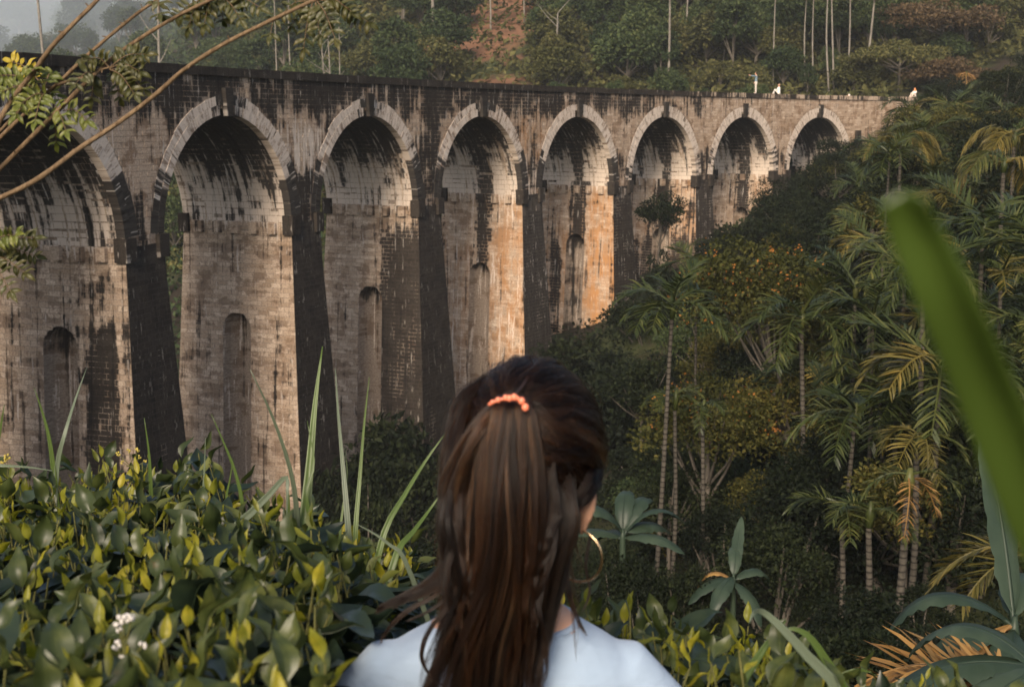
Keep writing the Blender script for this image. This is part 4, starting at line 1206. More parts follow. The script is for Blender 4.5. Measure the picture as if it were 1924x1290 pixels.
for n, (px, py, Y, kd, sz, lb) in enumerate([
    (1710, 215, 92, A9, 1.5, 'green palm crown against the end of the brick wall'), (1740, 262, 80, A9, 1.35, 'dense palm crown just below the wall end'), (1790, 215, 88, G9, 1.5, 'spiky yellow green palm crown right of the wall end'),
    (1845, 222, 86, A9, 1.5, 'green palm crown at upper right between two yellow ones'), (1890, 230, 84, G9, 1.5, 'yellow green palm crown at the upper right edge'), (1805, 300, 70, G9, 1.3, 'yellow green palm crown above the drooping fronds at right'),
    (1760, 390, 56, A9, 1.2, 'palm crown above the blurred leaf'), (1825, 390, 52, G9, 1.1, 'palm with stiff pale fronds right of the blurred leaf tip')]):
    palm(px, py, Y, lb, 30 + n, kd, sz, .08)
palm(1692, 275, 60, 'palm with a curtain of hanging yellow leaflets in front of the wall end', 50, ['hang', 'hang', 'hanggreen', 'hang', 'hang', 'hang'], .80, .08, name='fishtail_palm')
palm(1905, 275, 50, 'palm with long drooping golden fronds at the upper right edge', 51, ['hang', 'hang', 'hanggreen', 'hang', 'hang', 'hang'], .85, .09, name='fishtail_palm')
palm(1885, 325, 46, 'palm with drooping golden fronds, lower of two at the right edge', 52, ['hang', 'hanggreen', 'hang', 'hang', 'hang'], .8, .09, name='fishtail_palm')
palm(1855, 165, 112, 'palm with dark hanging fronds on the bank beyond the wall end', 53, ['hanggreen'] * 6, .9, .1, name='fishtail_palm')
palm(1815, 145, 120, 'palm with a shock of dry orange fronds beyond the wall end', 54, ['dead'] * 8, 1.3, .1)

def more_palms():
    """palms that crowd the right slope between the ones told apart above"""
    rs = np.random.RandomState(91); pts = []; tries = 0
    while len(pts) < 30 and tries < 6000:
        tries += 1
        px = rs.uniform(1500, 1960); Y = rs.uniform(27, 78); py = rs.uniform(300, 860)
        c = at(px, py, Y); g = gz(c.x, c.y)
        if not (2.2 < c.z - g < 8.5) or math.hypot(c.x - BCX, c.y - BCY) > RB - 6: continue
        if any(abs(px - a) < 34 and abs(py - b) < 40 for a, b in pts): continue
        pts.append((px, py))
        k = [A9, A9, G9, A9[:8]][rs.randint(4)]
        palm(px, py, Y, 'feathery palm in the crowded growth of the right hand slope', int(rs.randint(999)), k, rs.uniform(.8, 1.2), rs.uniform(.05, .075), px + rs.uniform(-14, 14), group='palms crowding the right slope')
more_palms()

def banana_leaf_mesh(name, L, W, rise, droop, mat, seed, tears=5):
    """broad blade with a raised midrib, drooping sides and torn edges"""
    rs = np.random.RandomState(seed)
    n = 22; V = []; Q = []
    torn = set(rs.choice(np.arange(4, n - 3), tears, replace=False))
    for i in range(n):
        t = i / (n - 1)
        x = L * t * (1 - .15 * droop * t * t); z = L * (rise * t - droop * t ** 2.1)
        w = W * math.sin(math.pi * min(1, max(0, (t - .07) / .93)) ** .8) ** .6 if t > .08 else .012
        w *= .90 if i in torn else rs.uniform(.97, 1.02)
        dz = w * .30 * (1 + .8 * rs.uniform(-.3, .5))
        V += [(x - .1 * w, -w, z - dz), (x, -w * .5, z - dz * .15 + .02), (x, 0, z - .012), (x, w * .5, z - dz * .15 + .02), (x - .1 * w, w, z - dz * rs.uniform(.7, 1.4))]
    for i in range(n - 1):
        for j in range(4):
            a = i * 5 + j; Q.append((a, a + 1, a + 6, a + 5))
    mb = MB(); mb.add(V, Q)
    mid = np.array(V)[2::5]; mb.tube(mid + np.array([0, 0, -.012]), np.linspace(.022, .004, n) * L, 5, cap=False)
    return mb.mesh(name, mat, True)
BL = {'up': banana_leaf_mesh('leaf', 1.8, .26, 1.5, .35, M['banana'], 1), 'arch': banana_leaf_mesh('leaf', 2.0, .28, .85, .95, M['banana'], 2, 7), 'flat': banana_leaf_mesh('leaf', 1.9, .30, .35, .55, M['banana'], 3, 6),
      'dry': banana_leaf_mesh('leaf', 1.5, .14, .9, 1.15, M['banana_dry'], 4, 9), 'deadlow': banana_leaf_mesh('leaf', 1.6, .16, -.3, .9, M['banana_dry'], 5, 9)}
def banana(px, py, Y, label, leaves, size=1.0, seed=0, sink=None):
    c = at(px, py, Y); g = min(gz(c.x, c.y), c.z - .5)
    root = put_thing('banana_plant', (c.x, c.y, g - .1), label, 'banana plant')
    h = c.z - g + .1
    mb = MB(); mb.tube([(0, 0, 0), (.02, 0, h * .5), (0, 0, h), (0, 0, h + .25 * size)], [.13 * size, .11 * size, .08 * size, .03 * size], 8)
    link('pseudostem', mb.mesh('pseudostem', M['banana']), root)
    rs = np.random.RandomState(seed)
    for kd, az, tilt in leaves:
        link('leaf', BL[kd], root, (0, 0, h + rs.uniform(-.05, .15)), (rs.uniform(-.3, .3), tilt, R_(az)), size * rs.uniform(.9, 1.1))
banana(1378, 1090, 24, 'banana plant with one bent yellow brown leaf in the shaded clearing', [('arch', 80, -.5), ('up', 60, .1), ('dry', 172, 0), ('flat', 200, .2), ('arch', 25, .1), ('flat', 235, .3), ('flat', -60, .4)], .58, 1)
banana(1170, 1010, 26, 'banana plant with broad blue green leaves beside the ear', [('arch', 15, -.25), ('arch', 80, -.6), ('flat', -25, -.1), ('arch', 55, -.45), ('flat', 165, -.1), ('flat', 35, .0), ('arch', 190, -.4), ('flat', 110, .1)], .80, 2)
banana(1905, 1190, 9.0, 'large banana plant with a broad grey green leaf at lower right', [('arch', 165, .05), ('up', 110, -.15), ('arch', 200, .25), ('flat', 245, .3), ('deadlow', 190, .0), ('arch', 60, 0)], .55, 3)
banana(1960, 1300, 7.0, 'banana plant with wide dark leaf in the bottom right corner', [('flat', 170, .1), ('arch', 140, 0), ('flat', 210, .2)], .5, 4)
banana(1480, 520, 70, 'small banana plant with pale leaf among the shrubs', [('arch', 160, 0), ('up', 40, 0), ('flat', 200, .1)], .9, 5)
# dead and golden fronds lying in from the right edge
for (px, py, Y, kd, az, sz, lb) in [(1960, 1290, 8.0, 'dead', 165, 1.0, 'palm with dry orange fronds in the bottom right corner'), (1975, 1040, 14, 'goldarch', 175, .9, 'palm with golden frond reaching in from the right edge')]:
    c = at(px, py, Y); g = min(gz(c.x, c.y), c.z - 1)
    root = put_thing('low_palm', (c.x, c.y, g), lb, 'palm tree')
    mb = MB(); mb.tube([(0, 0, 0), (0, 0, c.z - g)], [.08, .06], 8); link('trunk', mb.mesh('trunk', M['trunk_palm']), root)
    fm = palm_frond_mesh('frond', 1.5, .25, .55, .55, M['palm_dead'] if kd == 'dead' else M['palm_gold'], 71, 34, .35, .036)
    for q, a in enumerate((az, az + 25, az - 28, az + 120, az - 100)):
        link('frond', fm, root, (0, 0, c.z - g - .02 * q), (random.uniform(-.2, .2), .1 * q - .1, R_(a)), sz * random.uniform(.85, 1.1))

# ------------------------------------------------------------------ tea bushes in front
def tea_leaf_mesh(name, mat, curl, wide, seed):
    """pointed oval leaf, folded along the midrib, unit length along +X"""
    rs = np.random.RandomState(seed); n = 7; V = []; Q = []
    for i in range(n):
        t = i / (n - 1)
        w = wide * (math.sin(math.pi * t ** .78) ** .95 if 0 < i < n - 1 else .02)
        z = -curl * t * t + .06 * math.sin(t * 7 + seed)
        e = .10 + .05 * rs.rand()
        V += [(t, -w, z + w * e * 3.2 + rs.uniform(-.012, .012)), (t, -w * .5, z + w * e), (t, 0, z - .012), (t, w * .5, z + w * e), (t, w, z + w * e * 3.2 + rs.uniform(-.012, .012))]
    for i in range(n - 1):
        for j in range(4):
            a = i * 5 + j; Q.append((a, a + 1, a + 6, a + 5))
    mb = MB(); mb.add(V, Q)
    mb.tube(np.array(V)[2::5] + np.array([0, 0, -.004]), np.linspace(.018, .004, n), 4, cap=False)
    mb.tube([(-.16, 0, .02), (-.08, 0, -.01), (0, 0, -.012)], [.016, .016, .018], 4, cap=False)
    return mb
TEA = []
for kind, mat, args in (('old', 'tea_old', [(.25, .25), (.4, .22), (.10, .27)]), ('mid', 'tea_mid', [(.15, .25), (.3, .22), (.02, .27)]), ('young', 'tea_young', [(.12, .20), (.3, .17), (-.1, .22)])):
    for n, (c, w) in enumerate(args):
        mb = tea_leaf_mesh('leaf', mat, c, w, n + len(TEA))
        TEA.append((kind, mb, mb.mesh('leaf', M[mat], True)))
TEAK = {k: [t for t in TEA if t[0] == k] for k in ('old', 'mid', 'young')}

def tea_top_left(x, y):
    return -.56 - .185 * (y - 1.2) - .20 * sstep(-.95, -.15, x) * sstep(.9, 3.2, y) * (y / 3.2) - .02 * math.sin(5 * x + 3 * y)
def tea_top_right(x, y):
    return -(.415 + .10 * (x - .2)) * y + .03 * math.sin(7 * x + 4 * y)

def frame_from(d, up):
    d = Vector(d).normalized(); up = Vector(up); s = up.cross(d)
    if s.length < 1e-4: s = Vector((1, 0, 0)).cross(d)
    s.normalize(); n = d.cross(s)
    return Matrix(((d.x, s.x, n.x), (d.y, s.y, n.y), (d.z, s.z, n.z)))

def tea_bush(name_label, x0, x1, y0, y1, topf, shoots, seed, keep, clip=None):
    rs = np.random.RandomState(seed)
    cxy = ((x0 + x1) / 2, (y0 + y1) / 2)
    root = put_thing('tea_bush', (cxy[0], cxy[1], gz(*cxy)), name_label, 'tea bush')
    o = Vector(root.location)
    leaves = []; mbs = MB()
    for q in range(shoots):
        x, y = rs.uniform(x0, x1), rs.uniform(y0, y1)
        if clip and clip(x, y): continue
        top = topf(x, y) + rs.normal() * .018 + (.05 * rs.rand() if rs.rand() < .25 else 0)
        lean = np.array([rs.normal() * .2, rs.normal() * .2, 1.0])
        hgt = rs.uniform(.16, .28)
        tip = np.array([x, y, top]); base = tip - lean * hgt
        mbs.tube([base - np.array([0, 0, .12]) - np.array(o), base - np.array(o), tip - np.array(o)], [.0035, .003, .0014], 5, cap=False)
        n = rs.randint(5, 8); az = rs.uniform(0, 6.28)
        young = rs.rand() < .5
        for k in range(n):
            f = k / (n - 1); az += 2.4 + rs.normal() * .3
            p = base + lean * hgt * (.15 + .85 * f)
            el = (-.25 + 1.15 * f + rs.normal() * .25)
            if f > .6 and young: kind, L = 'young', rs.uniform(.028, .056)
            elif f > .68: kind, L = 'mid', rs.uniform(.040, .068)
            else: kind, L = 'old', rs.uniform(.055, .122)
            if f == 1 and young: el = 1.25; L *= .8
            d = np.array([math.cos(az) * math.cos(el), math.sin(az) * math.cos(el), math.sin(el)])
            up = np.array([0, 0, 1.0]) + rs.normal(size=3) * .35 - d * .2
            leaves.append((kind, rs.randint(3), p + d * L * .16, d, up, L, f))
    # lower mass of old leaves
    for q in range(int(shoots * 1.6)):
        x, y = rs.uniform(x0, x1), rs.uniform(y0, y1)
        if clip and clip(x, y): continue
        z = topf(x, y) - .06 - .42 * rs.rand() ** 1.3
        az = rs.uniform(0, 6.28); el = rs.uniform(-.5, .6)
        d = np.array([math.cos(az) * math.cos(el), math.sin(az) * math.cos(el), math.sin(el)])
        leaves.append(('old', rs.randint(3), np.array([x, y, z]), d, np.array([0, 0, 1.0]) + rs.normal(size=3) * .4, rs.uniform(.07, .115), -1))
    # the ones that show largest are parts, the rest one mass
    def score(l):
        p = l[2]; v = l[5] / np.linalg.norm(p)
        px = CX + F_PX * p[0] / (p[1] * math.cos(PITCH) - p[2] * math.sin(PITCH)); py = CY - F_PX * (p[1] * math.sin(PITCH) + p[2] * math.cos(PITCH)) / (p[1] * math.cos(PITCH) - p[2] * math.sin(PITCH))
        if not (-40 < px < 1964 and py < 1330): v *= .05
        return -v * (1.6 if l[6] > .3 else 1.0 if l[6] >= 0 else .25)
    leaves.sort(key=score)
    for l in leaves[:keep]:
        m = frame_from(l[3], l[4]).to_4x4(); m.translation = Vector(l[2]) - o
        ob = link('leaf', TEAK[l[0]][l[1]][2], root)
        ob.matrix_local = m @ Matrix.Diagonal((l[5], l[5], l[5], 1))
    groups = {}
    for l in leaves[keep:]: groups.setdefault(l[0], []).append(l)
    mb = MB(); mats = ['old', 'mid', 'young']
    for kd, ls in groups.items():
        for l in ls:
            src = TEAK[kd][l[1]][1]
            R3 = np.array(frame_from(l[3], l[4])) * l[5]
            V = src.V[0] @ R3.T + (l[2] - np.array(o))
            mb.add(V, src.Q[0], mats.index(kd))
    f = link('foliage', mb.mesh('foliage', [M['tea_old'], M['tea_mid'], M['tea_young']], True), root); tag(f, kind='stuff')
    # woody frame of the bush
    for q in range(14):
        x, y = rs.uniform(x0, x1), rs.uniform(y0, y1)
        a = np.array([cxy[0] + (x - cxy[0]) * .3, cxy[1] + (y - cxy[1]) * .3, gz(*cxy)]) - np.array(o); b = np.array([x, y, topf(x, y) - .2]) - np.array(o)
        mbs.tube([a, (a + b) / 2 + np.array([0, 0, .05]), b], [.012, .009, .004], 5, cap=False)
    s = link('stems', mbs.mesh('stems', M['tea_stem']), root); tag(s, kind='stuff')
    return root
wc = lambda x, y: (x > -.30 + .02 * y and y > 1.25 and y < 1.95)       # room for the woman
tea_bush('nearest tea bush in the bottom left corner with large glossy leaves', -.62, -.34, .95, 1.6, tea_top_left, 95, 1, 170)
tea_bush('tea bush with pale young leaves between the bottom left corner and the white shirt', -.36, -.17, 1.0, 1.75, tea_top_left, 75, 2, 150, lambda x, y: x > -.235 + .0 * y and y > 1.3)
tea_bush('tea bush at the left edge with yellow green shoots, second row', -1.05, -.50, 1.6, 2.35, tea_top_left, 150, 3, 170)
tea_bush('tea bush with dark leathery leaves left of her shoulder, second row', -.52, -.27, 1.7, 2.4, tea_top_left, 95, 4, 150)
tea_bush('far tea bush at the left edge below the first pier', -1.5, -.85, 2.35, 3.3, tea_top_left, 210, 5, 150)
tea_bush('far tea bush at the foot of the tall strap leaves', -.88, -.22, 2.4, 3.2, tea_top_left, 190, 6, 150)
tea_bush('tea bush with bright upright shoots right of her neck', .10, .52, 1.95, 2.6, tea_top_right, 120, 7, 190)
tea_bush('lower tea bush at bottom right behind her right shoulder', .45, .86, 1.75, 2.4, lambda x, y: tea_top_right(x, y) - .06, 95, 8, 130)
tea_bush('tea bush in shade behind her right shoulder, partly hidden by the shirt', .24, .50, 1.62, 1.98, lambda x, y: tea_top_right(x, y) - .07, 50, 9, 70)

# ------------------------------------------------------------------ strap leaves
def strap(parent, pts, width, mat, fold=.35, n=18, face=None, tipw=0.04, basew=.6, peak=.35, origin=None, label=None):
    P = smoothpath(pts, n) - (np.array(origin) if origin is not None else 0)
    T = np.gradient(P, axis=0); T = unit(T)
    Fv = np.array(face if face is not None else (0, -1.0, .25))
    V = []; Q = []
    for i in range(n):
        t = i / (n - 1)
        w = width * (basew + (1 - basew) * min(1, t / peak)) * (1 - (1 - tipw) * max(0, (t - peak) / (1 - peak)) ** 1.35)
        S = np.cross(T[i], Fv); S /= np.linalg.norm(S) + 1e-9; N = np.cross(S, T[i])
        h = w / 2
        V += [P[i] - S * h + N * h * fold, P[i] - S * h * .5 + N * h * fold * .35, P[i], P[i] + S * h * .5 + N * h * fold * .35, P[i] + S * h + N * h * fold]
    for i in range(n - 1):
        for j in range(4):
            a = i * 5 + j; Q.append((a, a + 1, a + 6, a + 5))
    mb = MB(); mb.add(V, Q)
    o = link('blade', mb.mesh('blade', M[mat], True), parent)
    sol = o.modifiers.new('thickness', 'SOLIDIFY'); sol.thickness = .0008
    return o
def strap_plant(base, label, blades, face=None):
    """base (px, py, Y); blades: (list of (px, py, dY), width px, material)"""
    b = at(*base)
    g = min(gz(b.x, b.y), b.z - .05)
    root = put_thing('strap_leaf_plant', (b.x, b.y, g), label, 'grass clump')
    for pts, wpx, mat in blades:
        P = [np.array(at(px, py, base[2] + dy)) for px, py, dy in pts]
        dn = unit(P[0] - P[1]); dn = unit(dn + np.array([0, 0, -1.2])); foot = P[0] + dn * max(.15, (P[0][2] - g) / max(.3, -dn[2]))
        k_ = max(1, int(np.linalg.norm(P[0] - foot) / .14)); low = [foot + (P[0] - foot) * q_ / k_ for q_ in range(k_)]
        strap(root, low + P, .72 * wpx * base[2] / F_PX, mat, face=face, origin=root.location, peak=.55, fold=random.uniform(.25, .6), n=34)
    return root
strap_plant((572, 1040, 2.75), 'tallest bright green strap leaf clump, left of her head', [
    ([(572, 1000, 0), (582, 880, .05), (592, 760, .1), (606, 650, .15)], 40, 'blade'),
    ([(560, 1000, 0), (550, 900, -.05), (515, 790, -.1), (470, 694, -.15)], 20, 'blade_grey'),
    ([(590, 1000, 0), (575, 930, 0), (590, 870, .03), (577, 790, .05)], 18, 'blade'),
    ([(540, 985, 0), (542, 940, 0), (538, 897, .0)], 22, 'blade')])
strap_plant((655, 1050, 2.8), 'thin dark strap leaves rising beside the tallest clump', [
    ([(655, 1000, 0), (645, 880, .05), (636, 780, .08), (630, 692, .1)], 20, 'blade_grey'),
    ([(668, 1000, 0), (676, 900, .05), (684, 800, .08), (694, 708, .1)], 17, 'blade'),
    ([(640, 990, 0), (652, 900, .05), (648, 840, .08)], 10, 'blade')])
strap_plant((720, 1040, 2.6), 'two strap leaves slanting right towards her hair', [
    ([(722, 1000, 0), (760, 930, .05), (800, 865, .1), (838, 812, .12)], 22, 'blade'),
    ([(745, 1040, 0), (775, 1000, .05), (805, 960, .1), (832, 922, .12)], 24, 'blade')])
strap_plant((105, 900, 3.0), 'pair of strap leaves spread in a V at far left', [
    ([(100, 875, 0), (92, 820, 0), (80, 775, 0), (64, 728, 0)], 17, 'blade'),
    ([(108, 875, 0), (122, 815, 0), (140, 755, .05), (163, 690, .1)], 17, 'blade_grey')])
strap_plant((283, 930, 3.0), 'single short strap leaf in front of the black first pier', [([(283, 900, 0), (280, 850, 0), (271, 785, 0)], 15, 'blade')])
strap_plant((450, 970, 2.9), 'thin strap leaves in front of the second pier, one leaning left', [
    ([(455, 940, 0), (440, 880, 0), (420, 830, 0), (397, 778, 0)], 13, 'blade'),
    ([(382, 930, 0), (384, 880, 0), (386, 822, 0)], 9, 'blade_grey'), ([(425, 940, 0), (432, 900, 0), (438, 860, 0)], 9, 'blade')])
strap_plant((450, 1010, 2.55), 'bent grey strap leaf with a sharp fold low in front of the hedge', [([(440, 1000, 0), (470, 965, 0), (505, 930, 0), (537, 896, 0), (540, 925, -.02), (538, 985, -.02)], 24, 'blade_grey')])
strap_plant((-20, 900, 2.8), 'pale strap leaf lying level at the left edge of the hedge', [([(-40, 880, 0), (10, 875, 0), (60, 878, -.02), (98, 884, -.05)], 14, 'blade_grey')])
strap_plant((5, 860, 2.9), 'dark strap leaf standing at the left edge', [([(-8, 860, 0), (0, 810, 0), (8, 760, 0)], 22, 'blade')])
strap_plant((690, 1060, 2.3), 'pale strap leaf bent over the hedge left of her hair', [([(760, 1050, 0), (735, 1025, 0), (705, 1003, 0), (672, 985, 0)], 16, 'blade_grey')])
strap_plant((1390, 1330, 1.75), 'bright green strap leaf leaning right at the bottom edge', [([(1385, 1300, 0), (1420, 1240, .03), (1452, 1195, .05), (1478, 1165, .06)], 44, 'blade')])
strap_plant((1580, 1330, 1.7), 'two grey green strap leaves folded over at bottom right', [
    ([(1575, 1300, 0), (1520, 1235, 0), (1470, 1180, 0), (1432, 1148, 0), (1415, 1152, -.03), (1408, 1170, -.04)], 34, 'blade_grey'),
    ([(1590, 1310, .05), (1555, 1245, .05), (1520, 1195, .05), (1488, 1180, .05), (1470, 1190, .05)], 36, 'blade')])
strap_plant((1640, 1330, 1.9), 'yellow tipped strap leaf low at bottom right', [([(1555, 1310, 0), (1575, 1275, 0), (1610, 1258, 0), (1636, 1262, -.02)], 34, 'blade')])
# the blurred leaf close to the lens
def near_leaf():
    Y = .33
    pts = [np.array(at(px, py, Y + dy)) for px, py, dy in ((2140, 1500, .10), (2040, 1180, .05), (1957, 975, .03), (1866, 745, .015), (1786, 565, .0), (1724, 430, -.005), (1697, 362, -.01))]
    root = put_thing('strap_leaf_plant', (pts[0][0] + .06, pts[0][1] + .03, gz(pts[0][0], pts[0][1])), 'large blurred green leaf close to the camera at right', 'leaf')
    P = [np.array([root.location.x, root.location.y, root.location.z])] + pts
    o = strap(root, P, .0165, 'blade_gloss', fold=.8, n=40, face=(-.55, -.85, .3), tipw=.60, basew=.5, peak=.45, origin=root.location)
near_leaf()

# ------------------------------------------------------------------ small flowers and sprigs
def flower_sprig(px, py, Y, label, heads, mat, stem_to):
    c = at(px, py, Y); b = at(stem_to[0], stem_to[1], Y)
    root = put_thing('flower_sprig', (b.x, b.y, gz(b.x, b.y)), label, 'flower')
    o = np.array(root.location)
    mb = MB(); fl = MB(); rs = np.random.RandomState(int(px))
    for (hx, hy, r) in heads:
        h = np.array(at(hx, hy, Y)) - o
        mb.tube([(0, 0, 0), np.array(b) - o, (np.array(b) - o) * .4 + (np.array(c) - o) * .6, h], [.0014, .0012, .001, .0007], 5, cap=False)
        for k in range(6):
            d = unit(rs.normal(size=3)); fl.sphere(h + d * r * Y / F_PX * .7, r * Y / F_PX * .40, 6, 4)
    link('stem', mb.mesh('stem', M['tea_stem']), root); f = link('blossom', fl.mesh('blossom', M[mat]), root); tag(f, kind='stuff')
flower_sprig(230, 1190, 1.25, 'sprig of small white flowers in the nearest tea bush', [(232, 1160, 14), (222, 1166, 12), (246, 1162, 11), (226, 1182, 8)], 'white_flower', (238, 1290))
flower_sprig(240, 1215, 1.25, 'fading pinkish white flower buds below the white sprig', [(218, 1210, 11), (268, 1212, 9), (228, 1236, 9)], 'white_flower', (236, 1300))
flower_sprig(250, 860, 3.0, 'spray of tiny yellow flowers in front of the black first pier', [(242, 846, 5), (258, 845, 5), (222, 852, 5), (262, 858, 4), (230, 868, 4), (272, 866, 4)], 'yellow_flower', (250, 910))
flower_sprig(15, 862, 2.9, 'single yellow flower at the left edge of the hedge', [(14, 858, 7), (6, 866, 6)], 'yellow_flower', (14, 900))

# ------------------------------------------------------------------ sapling reaching in at upper left
def build_sapling():
    Y = 2.6
    foot = at(-260, 640, Y); g = gz(foot.x, foot.y)
    root = put_thing('sapling', (foot.x, foot.y, g), 'sapling with long bare brown branches and feathery leaves reaching in at upper left', 'tree')
    o = np.array(root.location)
    hub = np.array(at(-230, 470, Y))
    mb = MB(); mb.tube(smoothpath([o, (o + hub) / 2 + np.array([.03, 0, 0]), hub], 8) - o, np.linspace(.028, .016, 8), 8, cap=False)
    link('trunk', mb.mesh('trunk', M['twig']), root)
    BR = [[(-60, 340), (0, 226), (28, 180), (64, 135), (94, 92), (131, 52), (183, 0), (215, -40)], [(-70, 330), (0, 259), (76, 186), (109, 157), (171, 98), (251, 31), (295, 0), (330, -25)],
          [(-80, 400), (0, 317), (84, 233), (135, 182), (175, 142), (226, 98), (291, 55), (350, 22), (397, 0), (440, -20)], [(-90, 410), (0, 372), (73, 335), (146, 281), (219, 233), (291, 179), (346, 131), (419, 84), (492, 47), (583, 4), (640, -20)],
          [(-80, 320), (0, 246), (40, 205), (82, 170)]]
    WPX = [9, 7, 8, 8.5, 6]
    for n, b in enumerate(BR):
        dy = [-.05, .05, .0, -.08, .03][n]
        P = [hub] + [np.array(at(x, y, Y + dy + .03 * math.sin(k + n))) for k, (x, y) in enumerate(b)]
        P = smoothpath(P, 44); rr = np.linspace(WPX[n] * 1.25, WPX[n] * .75, 44) * Y / F_PX / 2
        rr *= 1 + .10 * (np.arange(44) % 6 == 0)
        mb = MB(); mb.tube(P - o, rr, 8, cap=False)
        rs = np.random.RandomState(n)
        for q in range(9):
            k = rs.randint(8, 42); d = unit(rs.normal(size=3) + np.array([0, 0, 1.0]))
            mb.tube([P[k] - o, P[k] - o + d * .012], [rr[k] * .5, rr[k] * .2], 4, cap=False)
        link('branch', mb.mesh('branch', M['twig']), root)
    # small twig carrying the middle leaves
    mb = MB(); mb.tube(smoothpath([np.array(at(x, y, Y)) - o for x, y in ((108, 160), (135, 150), (165, 144), (185, 133), (205, 127))], 10), np.linspace(.0032, .0018, 10), 6, cap=False)
    link('twig', mb.mesh('twig', M['twig']), root)
    mb = MB(); mb.tube(smoothpath([hub - o] + [np.array(at(x, y, Y)) - o for x, y in ((-150, 448), (-80, 452), (-28, 474))], 12), np.linspace(.005, .0022, 12), 6, cap=False)
    link('twig', mb.mesh('twig', M['twig']), root)
    # feathery leaves: stalk with paired leaflets
    lm = {}
    for mk in ('leaflet', 'leaflet_dark', 'leaflet_gold'):
        b = tea_leaf_mesh('leaflet', mk, .15, .20, 3); lm[mk] = b.mesh('leaflet', M[mk], True)
    def feather(bx, by, tx, ty, pairs, mk, ln=26, sag=10, dy=0.0, seed=0):
        rs = np.random.RandomState(int(bx * 3 + ty * 7 + seed) % 100000)
        A = np.array(at(bx, by, Y + dy)); B = np.array(at(tx, ty, Y + dy + rs.uniform(-.08, .08)))
        mid = (A + B) / 2 + np.array([0, 0, sag * Y / F_PX])
        P = smoothpath([A, mid, B], 12)
        mb = MB(); mb.tube(P - A, np.linspace(.0013, .0006, 12), 5, cap=False)
        st = link('leaf_stalk', mb.mesh('leaf_stalk', M['twig']), root, A - o)
        T = unit(np.gradient(P, axis=0))
        for k in range(pairs):
            f = .22 + .76 * k / max(1, pairs - 1); i = f * 11; i0 = min(10, int(i)); p = P[i0] + (P[i0 + 1] - P[i0]) * (i - i0) - A
            t = T[i0]
            view = np.array([0, -1.0, .1]); s = unit(np.cross(t, view))
            for sg in (-1, 1):
                d = unit(s * sg + t * .35 + np.array([0, 0, -.25]) + rs.normal(size=3) * .16)
                L = ln * Y / F_PX * (1.0 - .35 * abs(f - .5)) * rs.uniform(.85, 1.15)
                m = frame_from(d, view + np.array([0, 0, .9]) + rs.normal(size=3) * .3).to_4x4(); m.translation = Vector(p)
                ob = link('leaflet', lm[mk], st); ob.matrix_local = m @ Matrix.Diagonal((L, L, L, 1))
        d = T[-1]; m = frame_from(d, (0, -1, .5)).to_4x4(); m.translation = Vector(P[-1] - A)
        ob = link('leaflet', lm[mk], st); L = ln * Y / F_PX; ob.matrix_local = m @ Matrix.Diagonal((L, L, L, 1))
    for a in [(78, 165, -8, 142, 8, 'leaflet'), (80, 160, 22, 116, 6, 'leaflet_gold'), (80, 168, 4, 172, 7, 'leaflet'), (84, 172, 30, 215, 7, 'leaflet'), (84, 165, 100, 138, 5, 'leaflet'), (86, 172, 66, 226, 6, 'leaflet'), (100, 195, 106, 268, 6, 'leaflet'), (96, 180, 40, 195, 6, 'leaflet'), (100, 196, 124, 246, 5, 'leaflet'), (118, 208, 164, 226, 5, 'leaflet'), (86, 166, 62, 128, 5, 'leaflet'), (90, 176, 112, 188, 4, 'leaflet'),
              (206, 127, 166, 112, 6, 'leaflet_dark'), (206, 127, 272, 102, 8, 'leaflet_dark'), (206, 128, 262, 134, 7, 'leaflet_dark'), (206, 130, 252, 176, 7, 'leaflet_dark'), (205, 130, 226, 184, 6, 'leaflet_dark'), (180, 138, 142, 158, 5, 'leaflet_dark'), (182, 138, 172, 184, 5, 'leaflet_dark'), (206, 128, 270, 168, 7, 'leaflet_dark'),
              (396, 0, 330, 32, 7, 'leaflet_dark'), (400, -2, 384, 46, 5, 'leaflet_dark'), (405, -5, 420, 38, 6, 'leaflet_dark'), (410, -5, 452, 36, 6, 'leaflet_dark'), (410, -8, 488, 14, 7, 'leaflet_dark'), (372, 12, 355, 52, 3, 'leaflet_dark'), (400, 0, 362, 40, 5, 'leaflet_dark'),
              (585, 3, 530, 26, 6, 'leaflet_dark'), (588, 3, 570, 92, 6, 'leaflet_dark'), (592, 0, 600, 66, 6, 'leaflet_dark'), (594, 0, 630, 74, 6, 'leaflet_dark'), (598, 0, 692, 42, 9, 'leaflet_dark'), (596, -4, 660, 22, 6, 'leaflet_dark'), (586, 4, 548, 50, 5, 'leaflet_dark'), (592, 0, 618, 40, 5, 'leaflet_dark'), (520, 36, 508, 64, 2, 'leaflet_dark'),
              (295, 0, 300, 26, 3, 'leaflet_dark'), (286, 4, 306, 30, 3, 'leaflet_dark'),
              (-30, 470, 64, 446, 9, 'leaflet_dark'), (-30, 475, 66, 480, 9, 'leaflet_dark'), (-30, 478, 46, 512, 8, 'leaflet_dark'), (-30, 485, 20, 548, 7, 'leaflet_dark'), (-25, 470, 30, 440, 6, 'leaflet')]:
        feather(*a)
build_sapling()

